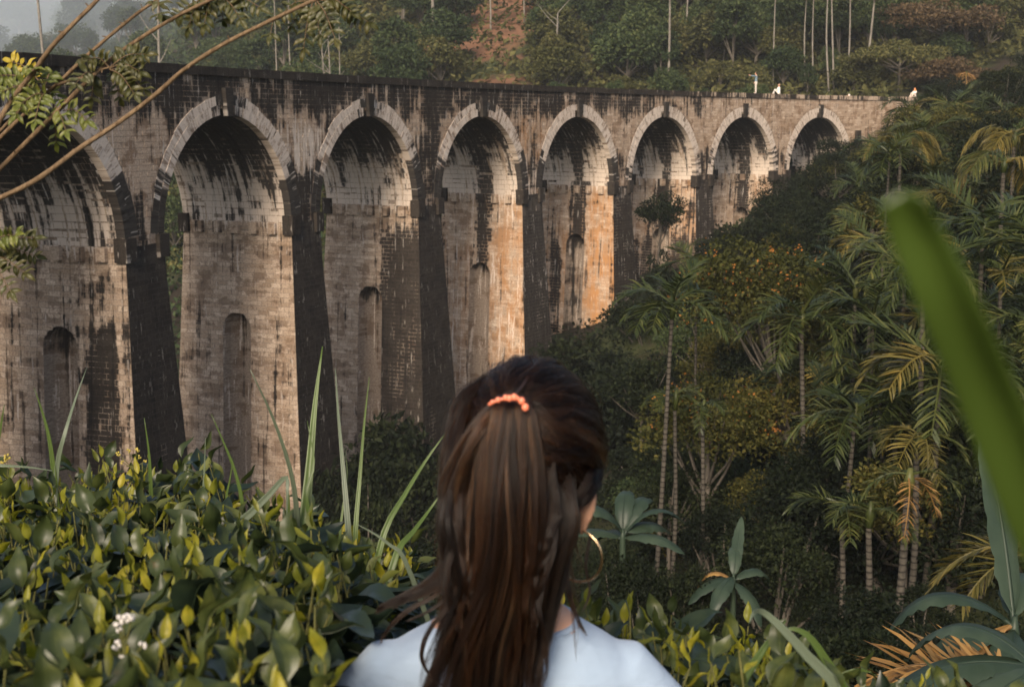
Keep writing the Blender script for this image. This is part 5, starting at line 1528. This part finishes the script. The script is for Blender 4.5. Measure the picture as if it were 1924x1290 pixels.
# ------------------------------------------------------------------ people
def remeshed(name, mb, voxel, smooth_it, mat, tmpname='shape'):
    """fuse overlapping closed shapes into one continuous skin"""
    tmp = bpy.data.objects.new(tmpname, mb.mesh(tmpname, mat, True)); COL.objects.link(tmp)
    r = tmp.modifiers.new('r', 'REMESH'); r.mode = 'VOXEL'; r.voxel_size = voxel; r.use_smooth_shade = True
    s = tmp.modifiers.new('s', 'SMOOTH'); s.factor = .5; s.iterations = smooth_it
    dg = bpy.context.evaluated_depsgraph_get(); dg.update()
    me = bpy.data.meshes.new_from_object(tmp.evaluated_get(dg))
    me.name = name
    bpy.data.objects.remove(tmp)
    if not len(me.materials): me.materials.append(mat)
    return me

def loft(mb, rings, n=28, m=0):
    """closed body of elliptical rings (cx, cy, z, rx, ry)"""
    V = []; k = len(rings)
    for cx, cy, z, rx, ry in rings:
        for j in range(n):
            a = 2 * math.pi * j / n; ca, sa = math.cos(a), math.sin(a)
            e = .86
            V.append((cx + rx * math.copysign(abs(ca) ** e, ca), cy + ry * math.copysign(abs(sa) ** e, sa), z))
    Q = [(i * n + j, i * n + (j + 1) % n, (i + 1) * n + (j + 1) % n, (i + 1) * n + j) for i in range(k - 1) for j in range(n)]
    V += [(rings[0][0], rings[0][1], rings[0][2]), (rings[-1][0], rings[-1][1], rings[-1][2])]
    b0, b1 = k * n, k * n + 1
    for j in range(0, n, 2):
        Q.append((b0, (j + 2) % n, j + 1, j)); Q.append((b1, (k - 1) * n + j, (k - 1) * n + j + 1, (k - 1) * n + (j + 2) % n))
    mb.add(V, Q, m)

def hand(mb, wrist, d, side, palm, s=1.0):
    """palm, four unequal bent fingers and a thumb; d runs down the hand, side points towards the thumb"""
    d = unit(np.array(d, float)); side = unit(np.array(side, float)); nrm = np.array(palm, float)
    w = np.array(wrist, float)
    mb.tube([w, w + d * .045 * s, w + d * .085 * s], [.024 * s, .036 * s, .034 * s], 10)
    for q, L in enumerate((.066, .074, .069, .054)):
        b = w + d * .08 * s + side * (.026 - .0175 * q) * s
        p1 = b + d * L * .45 * s + nrm * .004 * s; p2 = p1 + d * L * .32 * s + nrm * .014 * s; p3 = p2 + d * L * .2 * s + nrm * .018 * s
        mb.tube([b - d * .02 * s, b, p1, p2, p3], np.array([.0095, .0095, .0085, .0078, .006]) * s, 8)
    t0 = w + d * .02 * s + side * .024 * s
    mb.tube([t0, t0 + (side * .6 + d * .6) * .035 * s, t0 + (side * .55 + d * .9 + nrm * .3) * .06 * s, t0 + (side * .45 + d * 1.1 + nrm * .4) * .075 * s], np.array([.013, .012, .0095, .007]) * s, 8)

def build_woman():
    Yh = 1.62
    HC = np.array(at(990, 866, Yh))                    # middle of the head
    foot_z = HC[2] - 1.50
    root = put_thing('person', (HC[0] - .03, HC[1] + .03, foot_z), 'woman seen from behind, pale blue ribbed top, half tied brown hair, gold hoop earring', 'person')
    o = np.array(root.location)
    OFF = Vector(HC - o)
    def L(p): return np.array(p, float)       # head-centred coordinates: x right, y away from the camera, z up
    def hp(px, v, dep):
        """px: photo column, v: photo row, dep: metres nearer the camera than the head centre -> head coordinates"""
        return np.array(at(px, v, HC[1] - dep)) - HC
    bx = -.028                                         # the body stands a little left of the tilted head
    by = .028
    body = MB()
    # head with face: skull, jaw, nose, lips, brow; turned slightly right
    body.sphere(L((.004, .012, .012)), (.074, .092, .098), 24, 18)
    body.sphere(L((.012, .050, -.055)), (.052, .056, .066), 20, 14)
    body.sphere(L((.020, .098, -.100)), (.024, .018, .018), 12, 8)
    body.tube([L((.020, .104, .005)), L((.022, .120, -.030)), L((.022, .112, -.040))], [.009, .014, .010], 8)
    body.tube([L((-.002, .098, -.068)), L((.020, .106, -.068)), L((.042, .098, -.068))], [.006, .009, .006], 8)
    body.tube([L((-.018, .092, .022)), L((.020, .102, .026)), L((.056, .090, .022))], [.008, .010, .008], 8)
    # right ear
    ear = [hp(1086, 930, -.006), hp(1098, 914, .002), hp(1109, 914, .010), hp(1113, 934, .014), hp(1108, 962, .012), hp(1099, 986, .008), hp(1091, 1002, .002)]
    body.tube(smoothpath(ear, 14), np.array([.005, .006, .0068, .0075, .0078, .0078, .0076, .0074, .0072, .0070, .0066, .006, .0055, .004]), 8)
    body.tube([hp(1074, 935, -.008), hp(1097, 938, .006), hp(1094, 968, .006), hp(1086, 992, .0)], [.012, .010, .009, .005], 8)
    ear2 = [(-.070, .012, -.028), (-.080, .000, -.014), (-.080, -.008, -.034), (-.074, -.004, -.066)]
    body.tube([L(p) for p in smoothpath(ear2, 9)], np.full(9, .008), 8)
    # neck and trunk down to the hips
    loft(body, [(bx, by + .02, -.90, .165, .105), (bx, by + .02, -.78, .150, .10), (bx, by + .015, -.62, .120, .085), (bx, by + .01, -.46, .150, .098), (bx, by + .00, -.34, .160, .090), (bx, by + .00, -.275, .135, .068), (bx + .002, by - .004, -.235, .105, .062), (bx + .006, by - .008, -.205, .066, .056), (.000 + bx * .6, .004, -.16, .052, .054), (bx * .3, .006, -.10, .050, .054), (0, .012, -.05, .052, .058)])
    for s in (-1, 1):
        sh = np.array([bx + s * .148, by, -.33]); el = np.array([bx + s * .235, by + .03, -.56]); wr = np.array([bx + s * .215, by + .16, -.77])
        body.tube([L(sh), L((sh + el) / 2), L(el), L((el + wr) / 2), L(wr)], [.040, .041, .036, .034, .024], 12)
        hand(body, L(wr), (wr - el) + np.array([0, 0, -.05]), (-s * .9, .4, 0), (-s * .7, -.2, 0))
        hip = np.array([bx + s * .085, by + .02, -.88]); kn = np.array([bx + s * .095, by + .03, -1.15 + .05]); an = np.array([bx + s * .095, by + .0, -1.43])
        body.tube([L(hip), L((hip + kn) / 2), L(kn), L((kn + an) / 2 + np.array([0, -.012, 0])), L(an)], [.088, .076, .052, .050, .034], 14)
        body.tube([L(an), L(an + np.array([0, .03, -.05])), L(an + np.array([0, .15, -.058]))], [.036, .036, .026], 10)
    me = remeshed('body', body, .0052, 4, M['skin'])
    link('body', me, root, OFF)
    # ---- top: ribbed knit
    top = MB()
    rings = [(bx, by + .018, -.84, .178, .118), (bx, by + .015, -.62, .134, .098), (bx, by + .01, -.46, .166, .112), (bx, by, -.375, .186, .112), (bx, by, -.318, .192, .100), (bx, by - .002, -.282, .176, .088), (bx + .002, by - .004, -.256, .142, .077), (bx + .004, by - .007, -.236, .108, .068), (bx + .005, by - .008, -.222, .086, .062)]
    loft(top, rings, 36)
    for s in (-1, 1):
        a = np.array([bx + s * .150, by, -.305]); b = np.array([bx + s * .236, by + .025, -.52]); c = np.array([bx + s * .238, by + .06, -.60])
        mid = np.array([bx + s * .206, by + .006, -.375])
        top.tube([L(a - np.array([s * .03, 0, -.006])), L(a), L(mid), L(b), L(c)], [.040, .054, .060, .052, .048], 18)
    me = remeshed('top', top, .0052, 9, M['skin'])
    t = NT('pale_blue_ribbed_knit'); tc = t.n('ShaderNodeTexCoord')
    w = t.n('ShaderNodeTexWave', wave_type='BANDS', bands_direction='X'); w.inputs['Scale'].default_value = 105; w.inputs['Distortion'].default_value = .6; w.inputs['Detail'].default_value = 1; w.inputs['Detail Scale'].default_value = .5
    t.l(tc.outputs['Object'], w.inputs['Vector'])
    n = t.noise(tc.outputs['Object'], 7, 4); f = t.noise(tc.outputs['Object'], 420, 2)
    c = t.mix(n, (0.32, 0.42, 0.55, 1), (0.37, 0.47, 0.60, 1)); c = t.mix(t.math('MULTIPLY', w.outputs['Fac'], .30), c, (0.25, 0.34, 0.48, 1))
    hgt = t.math('ADD', w.outputs['Fac'], t.math('ADD', t.math('MULTIPLY', f, .5), t.math('MULTIPLY', t.noise(t.mapping(tc.outputs['Object'], (9, 6, 16)), 1.0, 3), 14.0)))
    mat = t.done(t.bsdf(c, .92, .1, hgt, .6, .0022, **{'Sheen Weight': .15}))
    me.materials.clear(); me.materials.append(mat)
    # hem, neckline: faces above the neckline are cut away so that the collar ends cleanly
    bm = bmesh.new(); bm.from_mesh(me)
    nz = float(L((0, 0, -.229))[2])
    kill = [f_ for f_ in bm.faces if f_.calc_center_median().z > nz + .012 * 0]
    bmesh.ops.delete(bm, geom=kill, context='FACES'); bm.to_mesh(me); bm.free()
    shirt = link('top', me, root, OFF)
    sol = shirt.modifiers.new('thickness', 'SOLIDIFY'); sol.thickness = .003; sol.offset = -1
    # rolled collar
    mbc = MB(); ring = []
    for a in np.linspace(0, 2 * math.pi, 33):
        ring.append(L((bx + .005 + .090 * math.cos(a), by - .008 + .0655 * math.sin(a), -.2265 + .004 * math.sin(a))))
    mbc.tube(ring, np.full(33, .0050), 8, cap=False)
    link('collar', mbc.mesh('collar', mat), shirt)
    # ---- trousers
    tr = MB()
    loft(tr, [(bx, by + .02, -.96, .17, .112), (bx, by + .02, -.88, .172, .115), (bx, by + .018, -.80, .158, .107)], 28)
    for s in (-1, 1):
        tr.tube([L((bx + s * .085, by + .02, -.88)), L((bx + s * .095, by + .03, -1.10)), L((bx + s * .095, by, -1.40))], [.098, .070, .060], 14)
    me = remeshed('trousers', tr, .009, 4, plain_mat('dark_denim', (.04, .05, .08), .9)); link('trousers', me, root, OFF)

    # ---- hair: locks of strands in the head's own coordinates
    rs = np.random.RandomState(4)
    A = np.array([.0880, .1060, .1130])                 # hair-covered skull half axes
    cen = np.array([.004, .008, .008])
    tie = hp(961, 758, .088); tie_dir = unit((tie - cen) / A)
    def surf(d, k=1.0): return cen + d * A * k
    strands = []; tone = []
    N = 20
    tt = np.linspace(0, 1, N)
    def lock_of(P, n, width, taper, col, frizz=.0012, fan=0.0):
        """n strands round the guide P: width shrinks by taper towards the tip"""
        P = smoothpath(P, N); T = unit(np.gradient(P, axis=0))
        X = unit(np.cross(T, np.array([.1, -1.0, .2]))); Yv = np.cross(T, X)
        for q in range(n):
            u, v = rs.normal() * .5, rs.normal() * .5
            f = (1 - taper * tt ** 1.3) * width
            ph = rs.uniform(0, 6.28)
            S = P + X * (u * f + frizz * np.sin(tt * 7 + ph) * tt)[:, None] + Yv * (v * f * .6 + frizz * np.cos(tt * 6 + ph) * tt)[:, None]
            end = rs.uniform(.86, 1.0)
            if end < .995: S = smoothpath(S, N) if False else np.stack([np.interp(tt * end, tt, S[:, k]) for k in range(3)], 1)
            strands.append(S); tone.append(np.clip(col + rs.normal() * .10, 0, 1))
    # A: hair swept over the skull back to the tie
    cnt = 0
    while cnt < 760:
        d = unit(rs.normal(size=3))
        if d[1] > .70 and d[2] < .42: continue              # the face
        if d[2] < -.30: continue
        if d[0] > .25 and d[2] < -.20: continue             # the ear stays free
        if d[1] < -.35 and d[2] < .02: continue             # nape hair hangs down instead
        e = unit(tie_dir + rs.normal(size=3) * .06)
        om = math.acos(np.clip(d @ e, -1, 1))
        if om > 2.5 or om < .12: continue
        sidev = unit(np.cross(d, e)); l0, l1, l2 = rs.normal(size=3)
        lift = 1.035 + .022 * rs.rand(); P = []
        for t in np.linspace(0, 1, 9):
            q = (math.sin((1 - t) * om) * d + math.sin(t * om) * e) / math.sin(om)
            bul = math.sin(math.pi * t)
            q = unit(q + sidev * .09 * l1 * bul + np.array([0, 0, -1.0]) * (.20 * abs(d[0]) * bul))
            P.append(surf(q, lift + .035 * bul * (1 + .45 * l2) + .012 * l0 * bul - .02 * t))
        lock_of(P, 16, .0055 + .004 * rs.rand(), .5, np.clip(rs.normal() * .22 + .40, 0, 1))
        cnt += 1
    def hang(n, keys, ends, a_lo, a_hi, per, wid, col, wav=6.0, dj=.008, sway=.3, taper=.6):
        """n locks hanging through rows (v, centre px, half width px, depth)"""
        for q in range(n):
            a = rs.uniform(a_lo, a_hi); a2 = np.clip(a + rs.normal() * sway, -1.15, 1.15)
            endk = rs.uniform(*ends); ph, dd = rs.uniform(0, 6.28), rs.normal() * dj; P = []
            v0, v1 = keys[0][0], keys[-1][0]
            for (v, c, h, dep) in keys:
                if v > endk + 40: break
                f = (v - v0) / (v1 - v0)
                P.append(hp(c + h * (a * (1 - f) + a2 * f) + wav * math.sin(v * .017 + ph) * (f + .1), v + rs.normal() * 3, dep * (1 - .16 * a * a) + dd * min(1, 3 * f)))
            lock_of(P, per, wid * rs.uniform(.6, 1.3), taper, np.clip(rs.normal() * .22 + col, 0, 1), .0022)
    # C: loose nape hair, tone darkened as painted shadow under the tail
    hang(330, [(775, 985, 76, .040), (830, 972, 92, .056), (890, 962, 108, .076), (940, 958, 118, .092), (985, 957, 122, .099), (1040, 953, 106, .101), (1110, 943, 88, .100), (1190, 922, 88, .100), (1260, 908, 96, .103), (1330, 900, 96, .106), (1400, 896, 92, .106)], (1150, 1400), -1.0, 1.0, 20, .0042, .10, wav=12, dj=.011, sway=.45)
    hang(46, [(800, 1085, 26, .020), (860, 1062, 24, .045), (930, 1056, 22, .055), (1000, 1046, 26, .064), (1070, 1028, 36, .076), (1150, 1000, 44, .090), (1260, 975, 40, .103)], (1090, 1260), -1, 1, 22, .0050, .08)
    # left side: locks that come off the temple, over the ear and down
    hang(52, [(715, 940, 40, -.01), (750, 880, 22, .015), (800, 860, 16, .035), (860, 848, 14, .055), (940, 846, 18, .074), (1030, 854, 22, .088), (1110, 862, 28, .098), (1220, 860, 44, .104), (1310, 855, 48, .106)], (1060, 1310), -1, 1, 24, .0055, .22, sway=.5)
    # B: the tied tail falling from the clip
    hang(190, [(750, 961, 22, .086), (764, 960, 36, .112), (795, 957, 48, .123), (850, 955, 60, .130), (940, 955, 66, .136), (1040, 952, 66, .135), (1130, 938, 74, .130), (1220, 916, 86, .126), (1300, 902, 90, .124), (1400, 896, 86, .124)], (960, 1400), -1.0, 1.0, 18, .0036, .50, wav=9, sway=.6, taper=.7, dj=.006)
    # hair drawn back from the right temple behind the ear, then down the neck
    for q in range(95):
        d0 = unit(np.array([.92, rs.uniform(-.12, .25), rs.uniform(-.22, .02)])); d1 = unit(np.array([.78, -.52, rs.uniform(-.42, -.10)])); d2 = unit(np.array([.52, -.78, rs.uniform(-.72, -.42)]))
        k = rs.uniform(1.0, 1.045); x_ = rs.uniform(1012, 1060); e_ = rs.uniform(1090, 1260)
        P = [surf(d0, k), surf(unit(d0 + d1), k), surf(d1, k), surf(d2, k), hp(x_, 1050, .086), hp(x_ - 14, (1050 + e_) / 2, .094), hp(x_ - 34, e_, .102)]
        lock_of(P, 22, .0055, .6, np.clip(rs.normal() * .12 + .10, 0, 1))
    # short ends of the tail, left edge
    hang(26, [(760, 940, 16, .10), (800, 905, 20, .112), (850, 880, 24, .112), (900, 862, 26, .108), (950, 848, 20, .102)], (860, 950), -1, 1, 18, .0045, .55, taper=.85)
    def lockset(n, pts, width, dep, col=.3, k=3):
        for q in range(k):
            P = []
            off = rs.normal(size=2) * width * .35
            for m_, (x, v) in enumerate(pts):
                f = m_ / (len(pts) - 1); s_ = 1 - .7 * f
                P.append(hp(x + off[0] * s_, v + off[1] * s_, dep[0] + (dep[1] - dep[0]) * f + rs.normal() * .002))
            lock_of(P, max(3, n // k), width / 1700.0, .8, np.clip(col + rs.normal() * .12, 0, 1), .001)
    lockset(170, [(872, 980), (850, 1050), (810, 1095), (760, 1122), (722, 1138), (706, 1152)], 14, (.088, .078), k=7)
    lockset(100, [(880, 1010), (850, 1075), (800, 1110), (760, 1126), (735, 1142)], 11, (.092, .082), k=5)
    lockset(26, [(870, 1040), (820, 1110), (770, 1140), (735, 1170), (718, 1196), (714, 1210)], 4, (.092, .088), k=2)
    lockset(44, [(880, 1060), (850, 1130), (815, 1170), (796, 1205), (792, 1240), (812, 1272), (840, 1292)], 5, (.104, .112), k=3)
    lockset(22, [(880, 1050), (840, 1120), (800, 1150), (760, 1168)], 4, (.095, .088), k=2)
    lockset(46, [(1098, 900), (1078, 985), (1066, 1060), (1072, 1120), (1090, 1170), (1104, 1196)], 5, (.02, .05), .1, k=4)
    lockset(34, [(1110, 1000), (1100, 1060), (1108, 1110), (1094, 1150)], 3, (.0, .02), .1, k=3)
    lockset(40, [(1030, 1080), (1046, 1130), (1036, 1180), (1016, 1240), (1008, 1262)], 5, (.088, .104), .3, k=4)
    lockset(60, [(985, 880), (972, 980), (965, 1040), (950, 1080)], 6, (.134, .128), .6, k=2)
    lockset(30, [(1000, 690), (985, 720), (964, 744)], 3, (.02, .105), .75, k=2)
    # loose waves over the lower hair with tips that turn aside
    for q in range(46):
        x_ = rs.uniform(850, 1040); v_ = rs.uniform(930, 1080); L_ = rs.uniform(140, 290); sg = rs.choice([-1, 1]); am = rs.uniform(5, 22)
        P = [hp(x_ + (900 - x_) * .30 * f + am * math.sin(f * 4.5 + q), v_ + L_ * f, .112 + .016 * math.sin(math.pi * f) + rs.normal() * .002) for f in np.linspace(0, 1, 8)]
        P[-1] = P[-1] + np.array([sg * .010, 0, .004]); P = [hp(x_, v_ - 130, .080), hp(x_, v_ - 60, .102)] + P
        lock_of(P, 20, .0045, .85, np.clip(rs.normal() * .2 + .42, 0, 1), .002)
    # flyaways on the crown and round the outline
    for q in range(800):
        d = unit(rs.normal(size=3) + np.array([0, -.3, .3]))
        if d[2] < -.2: continue
        e = unit(tie_dir + rs.normal(size=3) * .35)
        strands.append(smoothpath([surf(unit(d * (1 - t) + e * t), 1.05 + .075 * rs.rand() * (t + .2)) for t in np.linspace(0, rs.uniform(.3, .8), 6)], N)); tone.append(.5)
    for q in range(120):
        v0 = rs.uniform(800, 1150); sgn = -1 if rs.rand() < .6 else 1
        x0 = 955 + sgn * 118; st = hp(x0, v0, .06)
        strands.append(smoothpath([st, st + np.array([sgn * rs.uniform(0, .012), 0, -.03]), st + np.array([sgn * rs.uniform(0, .02), 0, -.07])], N)); tone.append(.4)
    S = np.array(strands, np.float32)
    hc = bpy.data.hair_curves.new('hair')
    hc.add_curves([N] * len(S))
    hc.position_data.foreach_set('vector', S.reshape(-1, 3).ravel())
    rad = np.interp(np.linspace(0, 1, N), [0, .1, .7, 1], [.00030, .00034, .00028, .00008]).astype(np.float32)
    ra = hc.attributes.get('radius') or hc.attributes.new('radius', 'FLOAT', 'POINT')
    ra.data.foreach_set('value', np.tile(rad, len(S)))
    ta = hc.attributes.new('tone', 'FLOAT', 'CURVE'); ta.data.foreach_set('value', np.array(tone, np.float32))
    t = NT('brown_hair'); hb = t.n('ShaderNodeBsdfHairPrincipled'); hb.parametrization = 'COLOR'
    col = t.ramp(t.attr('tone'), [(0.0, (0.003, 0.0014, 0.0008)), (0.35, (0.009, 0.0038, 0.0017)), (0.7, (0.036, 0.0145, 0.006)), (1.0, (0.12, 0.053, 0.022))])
    t.l(col, hb.inputs['Color']); hb.inputs['IOR'].default_value = 1.36; hb.inputs['Roughness'].default_value = .34; hb.inputs['Radial Roughness'].default_value = .45
    hc.materials.append(t.done(hb.outputs[0]))
    hob = bpy.data.objects.new('hair', hc); COL.objects.link(hob); hob.parent = root; hob.location = OFF
    # dark under-hair on the scalp, so that no skin shows between the strands
    sc = MB(); sc.sphere(L(cen), A * np.array([.99, .99, .99]), 28, 20)
    loft(sc, [tuple(L(p)) + r for p, r in (((-.012, -.060, -.02), (.062, .030)), ((-.02, -.070, -.08), (.060, .026)), ((-.028, -.074, -.15), (.054, .020)), ((-.042, -.080, -.22), (.048, .014)), ((-.055, -.084, -.29), (.048, .012)))], 20)
    me = remeshed('under_hair', sc, .006, 3, plain_mat('under_hair_brown', (.006, .0035, .0025), 1.0, 0.0))
    bm = bmesh.new(); bm.from_mesh(me)
    lo = L((0, 0, 0))
    kill = [f_ for f_ in bm.faces if (lambda c: (c.y - lo[1] > .035 and c.z - lo[2] < .055) or (c.x - lo[0] > .060 and c.z - lo[2] < -.018 and c.y - lo[1] > -.035))(f_.calc_center_median())]
    bmesh.ops.delete(bm, geom=kill, context='FACES'); bm.to_mesh(me); bm.free()
    link('under_hair', me, hob)
    # ---- claw clip with rounded coral teeth
    mb = MB(); pts = [hp(px, v, .104) for px, v in ((918, 760), (935, 752), (960, 747), (982, 755), (992, 770))]
    mb.tube([p for p in smoothpath(pts, 12)], np.full(12, .0022), 8)
    clip = link('hair_clip', mb.mesh('hair_clip', M['coral']), root, OFF)
    for px, v, r in ((925, 755, .0026), (936, 751, .0034), (950, 747, .0036), (957, 748, .0040), (966, 746, .0042), (980, 753, .0044), (987, 765, .0046), (972, 748, .003)):
        b = MB(); b.sphere((0, 0, 0), (r, r * .9, r * 1.1), 12, 8)
        link('bead', b.mesh('bead', M['coral']), clip, hp(px, v, .124))
    # ---- hoop earring
    mb = MB(); R = .0358; q = []
    ct = hp(1086, 1043, .004)
    for a in np.linspace(0, 2 * math.pi, 41):
        q.append(ct + np.array([math.sin(a) * R * .86, -math.sin(a) * R * .45, math.cos(a) * R]))
    mb.tube(q, np.full(41, .0017), 8, cap=False)
    link('earring', mb.mesh('earring', M['gold']), root, OFF)
build_woman()

def small_person(loc, rz, label, pose, colours, s=1.0, name='person'):
    """figures on the viaduct: one continuous body, clothing and hair as children"""
    root = put_thing(name, loc, label, 'person', None, rz)
    skin = M['skin']; b = MB()
    z0 = .0
    if pose == 'stand':
        H = dict(hip=.90, sh=1.42, head=1.60)
        legs = [[(s_ * .08, 0, .90), (s_ * .09, .01, .48), (s_ * .10, -.01, .06), (s_ * .10, .14, .03)] for s_ in (-1, 1)]
        arms = [[(-.19, 0, 1.40), (-.33, .26, 1.40), (-.36, .50, 1.46)], [(.19, 0, 1.40), (.23, .02, 1.14), (.20, .12, .93)]]
    else:
        H = dict(hip=.12, sh=.62, head=.80)
        legs = [[(s_ * .08, 0, .10), (s_ * .12, .36, .40), (s_ * .11, .52, .04), (s_ * .11, .64, .03)] for s_ in (-1, 1)]
        arms = [[(s_ * .19, 0, .60), (s_ * .24, .12, .36), (s_ * .08, .34, .36)] for s_ in (-1, 1)]
    hz, sz, kz = H['hip'], H['sh'], H['head']
    loft(b, [(0, 0, hz - .08, .15, .10), (0, 0, hz + .08, .15, .105), (0, 0, (hz + sz) / 2, .13, .095), (0, 0, sz - .10, .17, .10), (0, 0, sz, .15, .075), (0, .0, sz + .05, .055, .055), (0, .01, kz - .06, .05, .05)], 16)
    b.sphere((0, .02, kz), (.075, .095, .115), 14, 10); b.sphere((0, .105, kz - .02), (.014, .02, .02), 8, 6)
    for lg in legs: b.tube(lg, [.080, .055, .04, .032], 10)
    for ar in arms:
        b.tube(ar, [.046, .038, .026], 10)
        hand(b, ar[-1], np.array(ar[-1]) - np.array(ar[-2]), (.5, .3, .5), (0, .2, -.4))
    link('body', remeshed('body', b, .014, 2, skin), root)
    c = MB()
    loft(c, [(0, 0, hz - .10, .165, .118), (0, 0, (hz + sz) / 2, .145, .11), (0, 0, sz - .10, .188, .118), (0, 0, sz + .012, .15, .088)], 18)
    for ar in arms: c.tube([ar[0], (np.array(ar[0]) + np.array(ar[1])) / 2, ar[1]] + ([(np.array(ar[1]) * .3 + np.array(ar[2]) * .7)] if pose == 'stand' else []), [.062, .058, .052] + ([.045] if pose == 'stand' else []), 10)
    link('shirt', remeshed('shirt', c, .016, 2, plain_mat('shirt_cloth', colours[0], .9)), root)
    l = MB()
    loft(l, [(0, 0, hz - .12, .17, .12), (0, 0, hz + .06, .162, .118)], 18)
    for lg in legs: l.tube(lg[:3], [.098, .075, .062], 10)
    link('trousers', remeshed('trousers', l, .016, 2, plain_mat('trouser_cloth', colours[1], .9)), root)
    h = MB(); h.sphere((0, -.005, kz + .022), (.084, .100, .112), 14, 10)
    if len(colours) > 3:
        h.tube([(0, -.08, kz), (0, -.11, kz - .15), (.02, -.10, kz - .32)], [.07, .075, .04], 8); h.tube([(.07, .02, kz - .02), (.1, .05, kz - .2), (.12, .05, kz - .32)], [.03, .05, .04], 8); h.tube([(-.07, .02, kz - .02), (-.1, .05, kz - .2), (-.12, .05, kz - .34)], [.03, .05, .04], 8)
    me = remeshed('hair', h, .014, 2, plain_mat('head_covering', colours[2], .8))
    bm = bmesh.new(); bm.from_mesh(me)
    bmesh.ops.delete(bm, geom=[f for f in bm.faces if f.calc_center_median().y > .06 and f.calc_center_median().z < kz + .05 and abs(f.calc_center_median().x) < .065], context='FACES'); bm.to_mesh(me); bm.free()
    link('scarf' if len(colours) > 3 else 'hair', me, root)
    for lg in legs:
        f = MB(); e = np.array(lg[2]); f.tube([e + (0, -.05, -.03), e + (0, .06, -.035), e + (0, .17, -.045)], [.042, .045, .03], 8); link('shoe', f.mesh('shoe', M['white_flower']), root)
    root.scale = (s, s, s)
    return root
def on_coping(px, u=.18):
    """arc position on the coping below photo column px"""
    best = min(np.arange(-10, S_END, .05), key=lambda s_: abs((lambda p: CX + F_PX * p[0] / (p[1] * math.cos(PITCH) - p[2] * math.sin(PITCH)))(W3(s_, ZT, u)) - px))
    return best, W3(best, ZT, u)
s_, p_ = on_coping(1420)
man = small_person(p_ + np.array([0, 0, .0]), R_(78), 'man in grey blue shirt and pale trousers standing on the parapet holding out a phone', 'stand', [(.16, .22, .26), (.52, .46, .40), (.05, .035, .025)], 1.0)
mb = MB(); mb.box((0, 0, 0), (.035, .006, .07)); ph = link('phone', mb.mesh('phone', plain_mat('phone_black', (.02, .02, .022), .3), False), None, man.matrix_basis @ Vector((-.36, .60, 1.50)), (0, 0, R_(78)))
tag(ph, 'phone held out at arm length by the man on the parapet', 'phone')
s_, p_ = on_coping(1463)
small_person(p_ + np.array([0, 0, .0]), R_(60), 'person in white sitting on the parapet right of the standing man', 'sit', [(.80, .76, .72), (.70, .66, .60), (.35, .22, .16)], .92)
s_, p_ = on_coping(1718)
small_person(p_ + np.array([0, 0, .0]), R_(120), 'woman in white with an orange head scarf sitting near the parapet end', 'sit', [(.80, .74, .68), (.7, .6, .5), (.62, .22, .05), 1], .95)
s_, p_ = on_coping(1595, .9)
small_person(p_ + np.array([0, 0, -.86]), R_(100), 'person in a pale hat whose head just shows above the parapet', 'sit', [(.5, .5, .48), (.3, .3, .3), (.62, .58, .52)], 1.12)

build_haze()
